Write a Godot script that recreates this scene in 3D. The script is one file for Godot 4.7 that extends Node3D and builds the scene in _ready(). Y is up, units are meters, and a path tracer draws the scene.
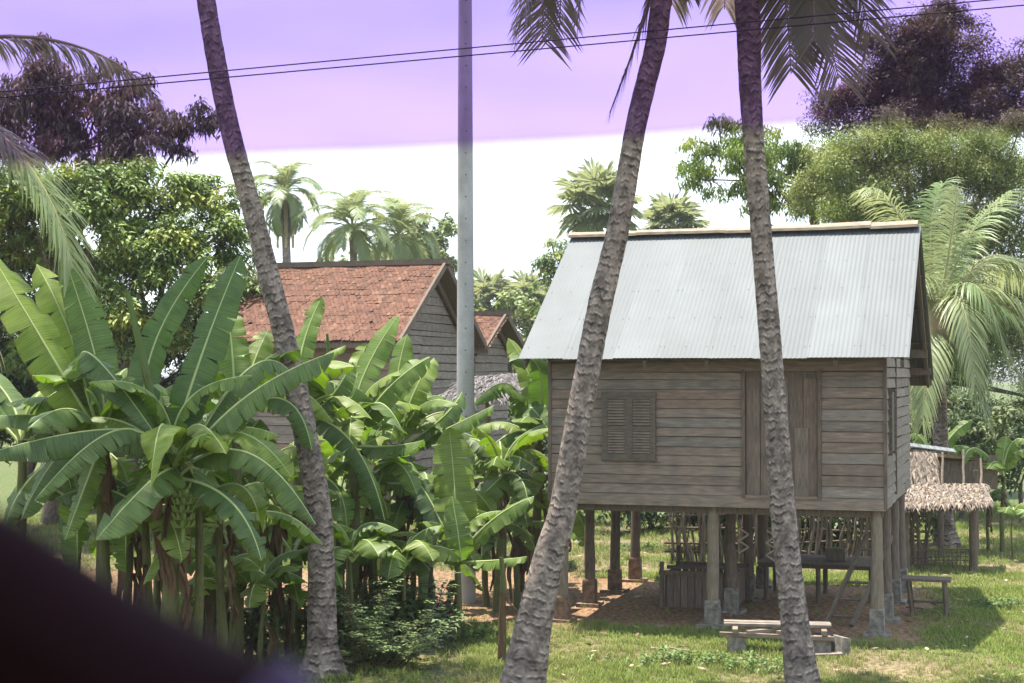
extends Node3D
# A stilt house among banana plants and coconut palms, seen through the side window of a bus on a raised road.
# Metres, y up, the camera looks along -z. D(px, py, depth) turns a direction seen from the bus and a distance into a point.

const F := 1600.0
const EYE := 3.7
const HZ := 375.0
var rng := RandomNumberGenerator.new()
var M := {}
var taken := {}
var noise := FastNoiseLite.new()
var unit_box := BoxMesh.new()
var feet := {}


class MB:
	var v := PackedVector3Array()
	var uv := PackedVector2Array()
	var c := PackedColorArray()
	var idx := PackedInt32Array()
	var colored := false

	func vert(p: Vector3, t := Vector2.ZERO, col := Color.WHITE) -> int:
		v.append(p)
		uv.append(t)
		c.append(col)
		return v.size() - 1

	func tri(a: int, b: int, d: int) -> void:
		idx.append(a)
		idx.append(b)
		idx.append(d)

	func quad(a: int, b: int, d: int, e: int) -> void:  # counter-clockwise seen from outside
		tri(a, d, b)
		tri(a, e, d)

	func face(a: Vector3, b: Vector3, d: Vector3, e: Vector3, col := Color.WHITE) -> void:
		quad(vert(a, Vector2(0, 0), col), vert(b, Vector2(1, 0), col), vert(d, Vector2(1, 1), col), vert(e, Vector2(0, 1), col))

	func box(center: Vector3, size: Vector3, b := Basis(), col := Color.WHITE) -> void:
		var h := size * 0.5
		var k := []
		for i in 8:
			k.append(center + b * Vector3(h.x * (1 if i & 1 else -1), h.y * (1 if i & 2 else -1), h.z * (1 if i & 4 else -1)))
		face(k[4], k[5], k[7], k[6], col)
		face(k[1], k[0], k[2], k[3], col)
		face(k[5], k[1], k[3], k[7], col)
		face(k[0], k[4], k[6], k[2], col)
		face(k[6], k[7], k[3], k[2], col)
		face(k[0], k[1], k[5], k[4], col)

	func tube(pts: Array, radii: Array, sides := 8, cap := true, vs := 1.0, col := Color.WHITE) -> void:
		var n := pts.size()
		var e1 := Vector3.ZERO
		var first := v.size()
		var along := 0.0
		for i in n:
			var t: Vector3 = (pts[mini(i + 1, n - 1)] - pts[maxi(i - 1, 0)]).normalized()
			if i == 0:
				e1 = t.cross(Vector3(0, 0, 1) if absf(t.z) < 0.9 else Vector3(1, 0, 0)).normalized()
			else:
				along += (pts[i] as Vector3).distance_to(pts[i - 1])
			e1 = (e1 - t * e1.dot(t)).normalized()
			var e2 := t.cross(e1)
			for j in sides + 1:
				var a := TAU * j / sides
				vert(pts[i] + (e1 * cos(a) + e2 * sin(a)) * radii[i], Vector2(float(j) / sides, along * vs), col)
		for i in n - 1:
			for j in sides:
				var a := first + i * (sides + 1) + j
				quad(a, a + 1, a + sides + 2, a + sides + 1)
		if cap:
			for e in [0, n - 1]:
				var m := vert(pts[e], Vector2.ZERO, col)
				for j in sides:
					var a: int = first + e * (sides + 1) + j
					var p := vert(v[a], Vector2.ZERO, col)
					var q := vert(v[a + 1], Vector2.ZERO, col)
					if e == 0:
						tri(m, p, q)
					else:
						tri(m, q, p)

	func surf(mesh: ArrayMesh, mat: Material) -> ArrayMesh:
		if v.is_empty():
			return mesh
		var nn := PackedVector3Array()
		nn.resize(v.size())
		for i in range(0, idx.size(), 3):
			var a := idx[i]
			var b := idx[i + 1]
			var d := idx[i + 2]
			var f := (v[d] - v[a]).cross(v[b] - v[a])
			nn[a] += f
			nn[b] += f
			nn[d] += f
		for i in nn.size():
			nn[i] = nn[i].normalized() if nn[i].length_squared() > 1e-20 else Vector3.UP
		var arr := []
		arr.resize(Mesh.ARRAY_MAX)
		arr[Mesh.ARRAY_VERTEX] = v
		arr[Mesh.ARRAY_NORMAL] = nn
		arr[Mesh.ARRAY_TEX_UV] = uv
		if colored:
			arr[Mesh.ARRAY_COLOR] = c
		arr[Mesh.ARRAY_INDEX] = idx
		mesh.add_surface_from_arrays(Mesh.PRIMITIVE_TRIANGLES, arr)
		mesh.surface_set_material(mesh.get_surface_count() - 1, mat)
		return mesh


# ---------- helpers ----------
func R(a: float, b: float) -> float:
	return rng.randf_range(a, b)

func D(px: float, py: float, z: float) -> Vector3:
	return Vector3((px - 512.0) / F * z, EYE - (py - HZ) / F * z, -z)

func ground_y(x: float, z: float) -> float:  # z: distance ahead of the bus
	var bank := 1.5 * smoothstep(13.0, 7.0, z)
	var lump := 0.05 * noise.get_noise_2d(x * 9.0, z * 9.0) + 0.02 * noise.get_noise_2d(x * 40.0, z * 40.0)
	return bank + lump * smoothstep(7.0, 14.0, z)

func G(px: float, z: float) -> Vector3:
	var x := (px - 512.0) / F * z
	return Vector3(x, ground_y(x, z), -z)

func numbered(called: String) -> String:
	var n: int = taken.get(called, 0)
	taken[called] = n + 1
	return called if n == 0 else "%s_%03d" % [called, n]

func tag(o: Node, label: String, category := "", group := "", kind := "") -> Node:
	if label:
		o.set_meta("label", label)
	if category:
		o.set_meta("category", category)
	if group:
		o.set_meta("group", group)
	if kind:
		o.set_meta("kind", kind)
	return o

func thing(called: String, label: String, category: String, at := Vector3.ZERO, turn := 0.0, group := "") -> Node3D:
	var o := Node3D.new()
	o.name = numbered(called)
	add_child(o)
	o.position = at
	o.rotation.y = deg_to_rad(turn)
	tag(o, label, category, group)
	return o

func rebase(t: Node3D, base: Vector3) -> void:  # parts were built in world places: bring the thing's origin to its foot
	t.position = base
	for c in t.get_children():
		c.position -= base

func node(parent: Node, called: String) -> Node3D:
	var o := Node3D.new()
	o.name = called
	parent.add_child(o, true)
	return o

func part(parent: Node, called: String, mesh: Mesh, mat: Material = null, xf := Transform3D()) -> MeshInstance3D:
	var o := MeshInstance3D.new()
	o.name = called if parent != self else numbered(called)
	o.mesh = mesh
	if mat:
		o.material_override = mat
	o.transform = xf
	parent.add_child(o, true)
	return o

func bx(parent: Node, called: String, center: Vector3, size: Vector3, mat: Material, b := Basis()) -> MeshInstance3D:
	return part(parent, called, unit_box, mat, Transform3D(b * Basis.from_scale(size), center))

func mb_part(parent: Node, called: String, mb: MB, mat: Material) -> MeshInstance3D:
	return part(parent, called, mb.surf(ArrayMesh.new(), mat))

func bar(mb: MB, a: Vector3, b: Vector3, r: float, sides := 6, r2 := -1.0) -> void:
	mb.tube([a, b], [r, r if r2 < 0.0 else r2], sides)

func stick(parent: Node, called: String, a: Vector3, b: Vector3, r: float, mat: Material, r2 := -1.0, wob := 0.0) -> MeshInstance3D:
	var mb := MB.new()
	var pts := []
	var rr := []
	for i in 5:
		var t := i / 4.0
		pts.append(a.lerp(b, t) + Vector3(R(-wob, wob), R(-wob, wob), R(-wob, wob)) * sin(PI * t))
		rr.append(lerpf(r, r if r2 < 0.0 else r2, t) * R(0.92, 1.08))
	mb.tube(pts, rr, 8, true, 1.0)
	return mb_part(parent, called, mb, mat)

func copies(parent: Node, called: String, mesh: Mesh, mat: Material, xfs: Array, cols: Array) -> MultiMeshInstance3D:
	var mm := MultiMesh.new()
	mm.transform_format = MultiMesh.TRANSFORM_3D
	mm.use_colors = true
	mm.mesh = mesh
	mm.instance_count = xfs.size()
	for i in xfs.size():
		mm.set_instance_transform(i, xfs[i])
		mm.set_instance_color(i, cols[i])
	var o := MultiMeshInstance3D.new()
	o.name = called if parent != self else numbered(called)
	o.multimesh = mm
	o.material_override = mat
	parent.add_child(o, true)
	return o

func fold(i: int, n: int) -> float:  # mirrored, so that textures repeat without a seam
	return float(i if i < n / 2 else n - 1 - i)

func picture(w: int, h: int, f: Callable) -> ImageTexture:
	var im := Image.create(w, h, false, Image.FORMAT_RGB8)
	for y in h:
		for x in w:
			im.set_pixel(x, y, f.call(fold(x, w), fold(y, h)))
	return ImageTexture.create_from_image(im)

func mat(called: String, col: Color, rough := 0.9, tex: Texture2D = null, scale := Vector3.ZERO, spec := 0.3) -> StandardMaterial3D:
	var m := StandardMaterial3D.new()
	m.resource_name = called
	m.albedo_color = col
	m.roughness = rough
	m.metallic_specular = spec
	if tex:
		m.albedo_texture = tex
	if scale != Vector3.ZERO:
		m.uv1_triplanar = true
		m.uv1_world_triplanar = true
		m.uv1_scale = scale
	M[called] = m
	return m

func lin(r: float, g: float, b: float) -> Color:
	return Color(r, g, b).linear_to_srgb()

func relief(m: StandardMaterial3D, tex: Texture2D, cm: float) -> void:
	m.heightmap_enabled = true
	m.heightmap_texture = tex
	m.heightmap_scale = cm


func make_materials() -> void:
	noise.seed = 7
	noise.frequency = 0.02
	noise.fractal_octaves = 4
	var n2 := FastNoiseLite.new()
	n2.seed = 21
	n2.frequency = 0.05
	n2.fractal_octaves = 3
	# weathered wood: grain runs along x
	var grain := picture(512, 256, func(x, y):
		var g := n2.get_noise_2d(x * 0.35, y * 5.0) * 0.5 + n2.get_noise_2d(x * 1.2 + 300.0, y * 16.0) * 0.3
		var blotch := noise.get_noise_2d(x * 0.9, y * 2.0)
		var k := clampf(0.80 + g * 0.30 + blotch * 0.2, 0.2, 1.0)
		return Color(k, k * (0.985 - blotch * 0.04), k * (0.955 - blotch * 0.08)))
	var grain_v := picture(256, 512, func(x, y):
		var g := n2.get_noise_2d(x * 5.0, y * 0.35) * 0.5 + n2.get_noise_2d(x * 16.0 + 300.0, y * 1.2) * 0.3
		var blotch := noise.get_noise_2d(x * 2.0, y * 0.9)
		var k := clampf(0.80 + g * 0.30 + blotch * 0.2, 0.2, 1.0)
		return Color(k, k * (0.985 - blotch * 0.04), k * (0.955 - blotch * 0.08)))
	var mottle := picture(256, 256, func(x, y):
		var k := clampf(0.8 + noise.get_noise_2d(x * 1.5, y * 1.5) * 0.35 + n2.get_noise_2d(x * 6.0, y * 6.0) * 0.2, 0.2, 1.0)
		return Color(k, k, k))
	var smooth_mottle := picture(256, 256, func(x, y):
		var k := clampf(0.9 + noise.get_noise_2d(x * 1.3, y * 1.3) * 0.12 + n2.get_noise_2d(x * 9.0, y * 9.0) * 0.08, 0.2, 1.0)
		return Color(k, k, k))
	var tints := [[0.33, 0.265, 0.228], [0.305, 0.245, 0.21], [0.35, 0.288, 0.248], [0.28, 0.225, 0.193], [0.33, 0.255, 0.215]]
	for i in 5:
		var a: Array = tints[i]
		var m := mat("board%d" % i, lin(a[0], a[1], a[2]), 0.9, grain, Vector3(0.31, 1.7, 0.31))
		m.uv1_offset = Vector3(i * 0.17, i * 0.23, i * 0.11)
		relief(m, grain, 0.12)
		var p := mat("plank%d" % i, lin(a[0] * 0.75, a[1] * 0.75, a[2] * 0.75), 0.9, grain_v, Vector3(1.7, 0.31, 1.7))
		p.uv1_offset = Vector3(i * 0.21, i * 0.13, i * 0.3)
		relief(p, grain_v, 0.12)
		var g := mat("greyboard%d" % i, lin(a[0] * 0.98, a[0] * 0.87, a[0] * 0.79), 0.9, grain, Vector3(0.31, 1.4, 0.31))
		relief(g, grain, 0.12)
	relief(mat("post", lin(0.30, 0.255, 0.205), 0.85, grain_v, Vector3(2.2, 0.4, 2.2)), grain_v, 0.6)
	relief(mat("darkpost", lin(0.215, 0.178, 0.145), 0.9, grain_v, Vector3(2.2, 0.4, 2.2)), grain_v, 0.6)
	relief(mat("shutter", lin(0.19, 0.165, 0.145), 0.85, grain, Vector3(0.5, 2.0, 0.5)), grain, 0.2)
	mat("hole_shade", lin(0.14, 0.135, 0.13), 0.6)  # dark colour painting the shade inside the pole's bolt holes
	relief(mat("concrete", lin(0.30, 0.275, 0.235), 0.9, mottle, Vector3(1.1, 1.1, 1.1)), mottle, 0.6)
	relief(mat("stained_concrete", lin(0.30, 0.20, 0.14), 0.9, mottle, Vector3(1.1, 1.1, 1.1)), mottle, 0.6)
	relief(mat("pole_concrete", lin(0.45, 0.447, 0.44), 0.85, smooth_mottle, Vector3(0.37, 0.23, 0.37)), smooth_mottle, 0.2)
	var zinc := picture(256, 256, func(x, y):
		var k := clampf(0.93 + noise.get_noise_2d(x * 0.8, y * 0.8) * 0.08 + n2.get_noise_2d(x * 8.0, y * 8.0) * 0.05, 0.4, 1.0)
		return Color(k * 0.985, k, k))
	var zm := mat("zinc", lin(0.118, 0.128, 0.138), 0.7, zinc, Vector3(0.3, 0.3, 0.3), 0.5)
	zm.metallic = 0.25
	for i in 3:
		var z2: StandardMaterial3D = zm.duplicate()
		var f: float = [0.95, 1.0, 1.06][i]
		z2.albedo_color = lin(0.118 * f, 0.128 * f, 0.138 * f)
		z2.uv1_offset = Vector3(0.3 * i, 0.1 * i, 0.2 * i)
		M["zinc%d" % i] = z2
	relief(mat("ridge_wood", lin(0.42, 0.345, 0.28), 0.9, grain, Vector3(0.5, 2.0, 0.5)), grain, 0.5)
	mat("pale_wood", lin(0.55, 0.47, 0.38), 0.8)
	relief(mat("blue_tarp", lin(0.22, 0.235, 0.245), 0.6, mottle, Vector3(1, 1, 1)), mottle, 0.5)
	# palm bark: ring scars, pale lichen and dark clefts (u round the trunk, v along it in metres)
	var bi := Image.create(256, 1024, false, Image.FORMAT_RGB8)
	for y in 1024:
		for x in 256:
			var c := Vector2.from_angle(TAU * x / 256.0) * 20.0
			var wave := n2.get_noise_3d(c.x * 0.8, y * 0.25, c.y * 0.8) * 5.0 + n2.get_noise_3d(c.x * 2.5, y * 0.5 + 400.0, c.y * 2.5) * 1.6
			var cell := floorf((y + wave) / 9.0)
			var ring := fposmod(y + wave, 9.0) / 9.0
			var k := 0.66 + n2.get_noise_3d(c.x * 0.9, y * 0.9 + 90.0, c.y * 0.9) * 0.26 + noise.get_noise_3d(c.x * 7.0, y * 11.0, c.y * 7.0) * 0.22
			var strong := clampf(0.4 + n2.get_noise_3d(c.x * 1.1 + cell * 77.0, cell * 31.0, c.y * 1.1) * 1.9, 0.0, 1.0)
			if ring < 0.34:
				k *= lerpf(0.97, 0.62, strong)
			elif ring < 0.56:
				k *= lerpf(1.0, 1.25, strong)
			k = clampf(k, 0.15, 1.0)
			bi.set_pixel(x, y, Color(k, k * 0.945, k * 0.91))
	var bark := ImageTexture.create_from_image(bi)
	var bk := mat("coco_bark", lin(0.45, 0.42, 0.395), 0.95, bark)
	bk.uv1_scale = Vector3(1.0, 0.09, 1.0)
	relief(bk, bark, 0.1)
	relief(mat("tree_bark", lin(0.16, 0.13, 0.10), 0.95, mottle, Vector3(2, 1, 2)), mottle, 1.0)
	# banana leaf: fine side veins across the blade (x along the leaf, y from midrib to margin)
	var veins := picture(1024, 128, func(x, y):
		var k := 0.86 + n2.get_noise_2d(x * 5.0, y * 0.12) * 0.24 + noise.get_noise_2d(x * 0.5, y * 0.5 + 40.0) * 0.12
		k = clampf(k, 0.3, 1.0)
		var dry := smoothstep(0.0, 3.0, y - 60.5 + n2.get_noise_2d(x * 1.5, 7.0) * 9.0)
		return Color(k, k, k * 0.95).lerp(Color(k, k * 0.66, k * 0.62), dry * 0.8))
	var bl := [["banana_leaf0", 0.145, 0.235, 0.068], ["banana_leaf1", 0.185, 0.285, 0.06], ["banana_leaf2", 0.11, 0.19, 0.062], ["banana_leaf3", 0.235, 0.33, 0.052]]
	for a in bl:
		var m := mat(a[0], lin(a[1], a[2], a[3]), 0.5, veins, Vector3.ZERO, 0.5)
		m.uv1_scale = Vector3(0.35, 0.495, 1.0)
		m.backlight_enabled = true
		m.backlight = lin(0.76, 0.95, 0.22)
		relief(m, veins, 0.35)
	mat("midrib", lin(0.30, 0.36, 0.15), 0.5)
	relief(mat("banana_stem", lin(0.15, 0.165, 0.065), 0.7, grain_v, Vector3(2.5, 0.6, 2.5)), grain_v, 0.8)
	relief(mat("dry_leaf", lin(0.17, 0.115, 0.065), 0.95, grain_v, Vector3(3, 0.8, 3)), grain_v, 0.8)
	mat("green_fruit", lin(0.14, 0.2, 0.05), 0.5)
	for a in [["frond", 0.10, 0.15, 0.045], ["frond_pale", 0.17, 0.205, 0.085], ["frond_dry", 0.33, 0.235, 0.14], ["frond_deep", 0.095, 0.135, 0.045], ["fan_leaf", 0.04, 0.058, 0.03]]:
		var m := mat(a[0], lin(a[1], a[2], a[3]), 0.5, null, Vector3.ZERO, 0.5)
		m.backlight_enabled = true
		m.backlight = lin(0.3, 0.33, 0.15)
	mat("rachis", lin(0.26, 0.25, 0.12), 0.6)
	for a in [["foliage", 0.45], ["foliage_soft", 0.6]]:
		var m := mat(a[0], Color.WHITE, 0.55, null, Vector3.ZERO, 0.4)
		m.vertex_color_use_as_albedo = true
		m.backlight_enabled = true
		m.backlight = lin(a[1], a[1], a[1] * 0.5)
	var gs := mat("grass", Color.WHITE, 0.7, null, Vector3.ZERO, 0.3)
	gs.vertex_color_use_as_albedo = true
	gs.backlight_enabled = true
	gs.backlight = lin(0.4, 0.45, 0.2)
	var lt := mat("tinted", Color.WHITE, 0.9)
	lt.vertex_color_use_as_albedo = true
	var soil := picture(512, 512, func(x, y):
		var k := clampf(0.78 + noise.get_noise_2d(x * 2.0, y * 2.0) * 0.35 + n2.get_noise_2d(x * 9.0, y * 9.0) * 0.3, 0.2, 1.0)
		return Color(k, k, k))
	var gm := mat("ground", Color.WHITE, 0.95, soil, Vector3(0.45, 0.45, 0.45))
	gm.vertex_color_use_as_albedo = true
	relief(gm, soil, 2.5)
	mat("cable", lin(0.02, 0.02, 0.022), 0.6)
	mat("seat_cloth", lin(0.035, 0.014, 0.019), 0.95)
	mat("seat_piping", lin(0.42, 0.34, 0.75), 0.9)
	mat("bus_paint", lin(0.5, 0.5, 0.5), 0.4)
	mat("rubber", lin(0.02, 0.02, 0.02), 0.9)
	var clear := mat("clear_glass", Color(1, 1, 1, 0.0), 0.0, null, Vector3.ZERO, 0.36)
	clear.transparency = BaseMaterial3D.TRANSPARENCY_ALPHA
	var tint := mat("violet_glass", Color(0.74, 0.635, 0.90, 0.0), 0.0, null, Vector3.ZERO, 0.0)
	tint.albedo_color = Color(lin(0.535, 0.36, 0.78), 0.0)
	tint.transparency = BaseMaterial3D.TRANSPARENCY_ALPHA
	tint.refraction_enabled = true
	tint.refraction_scale = 0.05


# ---------- camera, sky, sun ----------
func make_view() -> void:
	var cam := Camera3D.new()
	cam.name = "camera"
	var at := CameraAttributesPhysical.new()
	at.frustum_focal_length = F / 683.0 * 24.0
	at.frustum_focus_distance = 22.5
	at.frustum_near = 0.05
	at.frustum_far = 2000.0
	at.exposure_aperture = 6.0
	cam.attributes = at
	cam.position = Vector3(0, EYE, 0)
	cam.rotation.x = atan((HZ - 341.5) / F)
	cam.current = true
	add_child(cam)
	var env := Environment.new()
	env.tonemap_mode = Environment.TONE_MAPPER_LINEAR
	env.tonemap_exposure = 2.7
	env.background_mode = Environment.BG_SKY
	env.background_energy_multiplier = 0.9
	var sky := Sky.new()
	var sm := ProceduralSkyMaterial.new()
	sm.sky_top_color = Color(0.66, 0.745, 0.845)
	sm.sky_horizon_color = Color(0.83, 0.86, 0.875)
	sm.sky_curve = 0.12
	sm.ground_horizon_color = Color(0.55, 0.56, 0.5)
	sm.ground_bottom_color = Color(0.3, 0.3, 0.25)
	sm.sun_angle_max = 20.0
	var wisps := FastNoiseLite.new()
	wisps.seed = 5
	wisps.frequency = 1.0
	wisps.fractal_octaves = 5
	var si := Image.create(1024, 512, false, Image.FORMAT_RGBA8)
	for y in 512:
		var el := PI * (0.5 - (y + 0.5) / 512.0)
		for x in 1024:
			var az := TAU * x / 1024.0
			var d := Vector3(cos(el) * cos(az), sin(el) * 2.2, cos(el) * sin(az))
			var k := clampf(0.5 + wisps.get_noise_3d(d.x * 1.7, d.y * 3.2, d.z * 1.7) * 0.95, 0.0, 1.0)
			si.set_pixel(x, y, Color(1.0, 0.99, 0.97, k * 0.8))
	sm.sky_cover = ImageTexture.create_from_image(si)
	sm.sky_cover_modulate = Color(1, 1, 1, 0.42)
	sky.sky_material = sm
	env.sky = sky
	env.fog_enabled = true
	env.fog_density = 0.0003
	env.fog_light_color = Color(0.97, 0.98, 1.0)
	env.sdfgi_enabled = true
	env.ssao_enabled = true
	env.ssil_enabled = true
	var we := WorldEnvironment.new()
	we.name = "environment"
	we.environment = env
	add_child(we)
	var sun := DirectionalLight3D.new()
	sun.name = "sun"
	sun.light_energy = 1.6
	sun.light_color = Color(1.0, 0.965, 0.91)
	sun.light_angular_distance = 0.5
	sun.shadow_enabled = true
	add_child(sun)
	sun.look_at_from_position(Vector3.ZERO, Vector3(0.17, -1.0, 0.15), Vector3.FORWARD)


# ---------- ground ----------
func dirt_at(x: float, z: float) -> float:
	# bare red earth along the left side of the stilt house, in the yard behind the bananas and a worn strip under the floor
	var w := noise.get_noise_2d(x * 14.0, z * 14.0) * 0.9 + noise.get_noise_2d(x * 50.0, z * 50.0) * 0.4
	var d := 0.0
	var hx := (x - 5.26) * 0.952 + (-z + 22.6) * 0.304  # in the house's own axes
	var hz := -(x - 5.26) * 0.304 + (-z + 22.6) * 0.952
	var a := maxf(absf(hx + 3.0) - 3.5, absf(hz + 2.5) - 2.75)
	d = maxf(d, smoothstep(0.3, -0.3, a + w * 0.45))
	var b := maxf(absf(x + 3.5) - 5.0, absf(z - 27.5) - 3.0)
	d = maxf(d, smoothstep(0.5, -0.4, b + w))
	return d

func make_ground() -> void:
	var xs := []
	var zs := []
	for v in [-700, -350, -180, -100, -60, -40, -28, -20, -16]:
		xs.append(float(v))
	var q := -13.0
	while q < 16.0:
		xs.append(q)
		q += 0.2
	for v in [16, 20, 28, 40, 60, 100, 180, 350, 700]:
		xs.append(float(v))
	for v in [-500, -200, -80, -30, -12, -6, 0, 3, 5, 7, 8, 9, 10, 11, 12, 13, 14, 15, 16, 17]:
		zs.append(float(v))
	q = 17.5
	while q < 42.0:
		zs.append(q)
		q += 0.2
	for v in [43, 45, 48, 52, 57, 64, 74, 90, 120, 170, 250, 400, 800]:
		zs.append(float(v))
	var mb := MB.new()
	mb.colored = true
	for z in zs:
		for x in xs:
			var d := dirt_at(x, z)
			var w := noise.get_noise_2d(x * 20.0 + 99.0, z * 20.0)
			var grass_soil: Color = Color(0.15, 0.15, 0.06).lerp(Color(0.27, 0.215, 0.12), clampf(0.35 + w * 1.6, 0.0, 1.0))
			grass_soil = grass_soil.lerp(Color(0.12, 0.165, 0.05), smoothstep(34.0, 46.0, z) * 0.85)
			var earth := Color(0.38, 0.235, 0.135).lerp(Color(0.30, 0.185, 0.11), clampf(0.5 + w * 1.5, 0.0, 1.0))
			mb.vert(Vector3(x, ground_y(x, z), -z), Vector2(x, z), grass_soil.lerp(earth, d))
	for i in zs.size() - 1:
		for j in xs.size() - 1:
			var a: int = i * xs.size() + j
			mb.quad(a, a + 1, a + xs.size() + 1, a + xs.size())
	var g := mb_part(self, "ground", mb, M.ground)
	tag(g, "uneven grassy ground with bare reddish earth around the stilt house", "ground", "", "structure")


# ---------- plants ----------
func bez(a: Vector3, m: Vector3, b: Vector3, t: float) -> Vector3:  # passes through m at t = 0.5
	var c := m * 2.0 - (a + b) * 0.5
	return a * (1 - t) * (1 - t) + c * 2 * t * (1 - t) + b * t * t

func bez_d(a: Vector3, m: Vector3, b: Vector3, t: float) -> Vector3:
	var c := m * 2.0 - (a + b) * 0.5
	return ((c - a) * (1 - t) + (b - c) * t).normalized()

# One banana leaf: stalk and midrib along a curve, two blade halves that fold down by dl and dr degrees, torn along the veins.
func banana_leaf(parent: Node, a: Vector3, m: Vector3, b: Vector3, width: float, nrm: Vector3, dl: float, dr: float, kind := 0, stalk := 0.12, tears := 4) -> void:
	var blade := MB.new()
	var rib := MB.new()
	var n := 30
	var across := 5
	var length := a.distance_to(m) + m.distance_to(b)
	var pts := []
	var rr := []
	for i in n + 1:
		var t := float(i) / n
		pts.append(bez(a, m, b, t))
		rr.append(lerpf(0.024, 0.004, pow(t, 0.8)))
	rib.tube(pts, rr, 6, true, 1.0)
	for side in [-1.0, 1.0]:
		var cuts := [0.0]
		for k in tears:
			cuts.append(clampf((k + R(0.2, 1.0)) / (tears + 0.6), 0.04, 0.95))
		cuts.append(1.0)
		var droop: float = deg_to_rad(dl if side < 0 else dr)
		var phase := R(0, TAU)
		for k in cuts.size() - 1:
			var s0: float = cuts[k]
			var s1: float = cuts[k + 1]
			var rows := maxi(3, int((s1 - s0) * n))
			var extra := R(-0.3, 0.5) * (1.0 if tears > 0 else 0.3)
			var gap := R(0.02, 0.12) * length * minf(s1 - s0, 0.25)
			var first := blade.v.size()
			for i in rows + 1:
				var q := float(i) / rows
				var s := lerpf(s0, s1, q)
				var t := stalk + (1.0 - stalk) * s
				var o := bez(a, m, b, t)
				var T := bez_d(a, m, b, t)
				var S: Vector3 = T.cross(nrm).normalized() * side
				var N: Vector3 = (S * side).cross(T).normalized()
				var w := width * 0.5 * minf(1.0, sqrt(s * 5.0 + 0.002)) * (1.0 - 0.25 * maxf(0.0, s - 0.4)) * (1.0 if s < 0.74 else sqrt(maxf(0.0, 1.0 - pow((s - 0.74) / 0.262, 2.0))))
				var p: Vector3 = o + N * 0.003
				for j in across + 1:
					var f := float(j) / across
					var ang := (droop + extra * f) * (0.55 + 0.6 * f)
					if j > 0:
						p += (S * cos(ang) - N * sin(ang)) * w / across
					var ripple: Vector3 = N * (0.012 * sin(s * 34.0 + phase) + 0.02 * sin(s * 11.0 + phase * 2.0)) * f
					blade.vert(p + ripple + T * ((0.5 - q) * 2.0 * gap * f * f - 0.08 * w * f), Vector2(s * length, f))
			for i in rows:
				for j in across:
					var e := first + i * (across + 1) + j
					if side > 0:
						blade.quad(e, e + 1, e + across + 2, e + across + 1)
					else:
						blade.quad(e, e + across + 1, e + across + 2, e + 1)
	var mesh := ArrayMesh.new()
	blade.surf(mesh, M["banana_leaf%d" % kind])
	rib.surf(mesh, M.midrib)
	part(parent, "leaf", mesh)

func banana_stem(parent: Node, base: Vector3, top: Vector3, r: float, dead := 3) -> void:
	var mb := MB.new()
	var pts := []
	var rr := []
	for i in 9:
		var t := i / 8.0
		pts.append(base.lerp(top, t) + Vector3(sin(t * 5.0 + base.x * 9.0) * 0.02, 0, cos(t * 4.0 + base.x * 5.0) * 0.02))
		rr.append(lerpf(r, r * 0.5, t) * 0.85 * (1.0 + 0.08 * sin(i * 2.4)))
	mb.tube(pts, rr, 12)
	mb_part(parent, "stem", mb, M.banana_stem)
	for k in (dead + 1) / 2:
		var d := MB.new()
		var ang := R(0, TAU)
		var out := Vector3(cos(ang), 0, sin(ang))
		var start := base.lerp(top, R(0.5, 0.98)) + out * r * 0.7
		var len := R(0.4, 1.2)
		var rows := 9
		for strip in 3:  # a dried blade hangs in folded ribbons
			var turn := ang + R(-1.4, 1.4)
			var side := Vector3(-sin(turn), 0, cos(turn))
			var fwd := Vector3(cos(turn), 0, sin(turn))
			var sl := len * R(0.6, 1.1)
			var ph := R(0, 6)
			var first := d.v.size()
			for i in rows + 1:
				var t := float(i) / rows
				var w := R(0.018, 0.04) * sin(PI * clampf(t * 0.8 + 0.12, 0, 1)) + 0.006
				var o := start + out * (0.09 * sin(t * 2.4)) + side * 0.05 * (strip - 1) * t + Vector3.DOWN * sl * t + side * 0.025 * sin(t * 7.0 + ph)
				for j in 3:
					var f := j - 1.0
					d.vert(o + side * w * f + fwd * (0.02 * absf(f) + 0.012 * sin(f * 3.0 + t * 9.0 + ph)), Vector2(f, t))
			for i in rows:
				for j in 2:
					var e := first + i * 3 + j
					d.quad(e, e + 1, e + 4, e + 3)
		mb_part(parent, "dead_leaf", d, M.dry_leaf)

func filler_leaves(parent: Node, top: Vector3, count: int, length: float, low := 20.0, high := 75.0, start := 0.0) -> void:
	for k in count:
		var az := start + TAU * (k * 0.381966) + R(-0.3, 0.3)
		var el := deg_to_rad(lerpf(high, low, (k + 0.5) / count) + R(-8, 8))
		var L := length * R(0.8, 1.15)
		var out := Vector3(cos(az), 0, sin(az))
		var mid := top + out * L * 0.5 * cos(el) + Vector3.UP * L * 0.5 * sin(el)
		var el2 := el - deg_to_rad(R(35, 85))
		var tip := mid + out * L * 0.5 * cos(el2) + Vector3.UP * L * 0.5 * sin(el2)
		var nrm := (Vector3.UP * 1.2 - out * 0.9 * sin(el) + Vector3(R(-0.3, 0.3), 0, R(-0.1, 0.4))).normalized()
		banana_leaf(parent, top, mid, tip, R(0.36, 0.52), nrm, R(10, 55), R(10, 55), [1, 1, 3, 3, 0][rng.randi() % 5], 0.14, rng.randi_range(3, 11))

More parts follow.
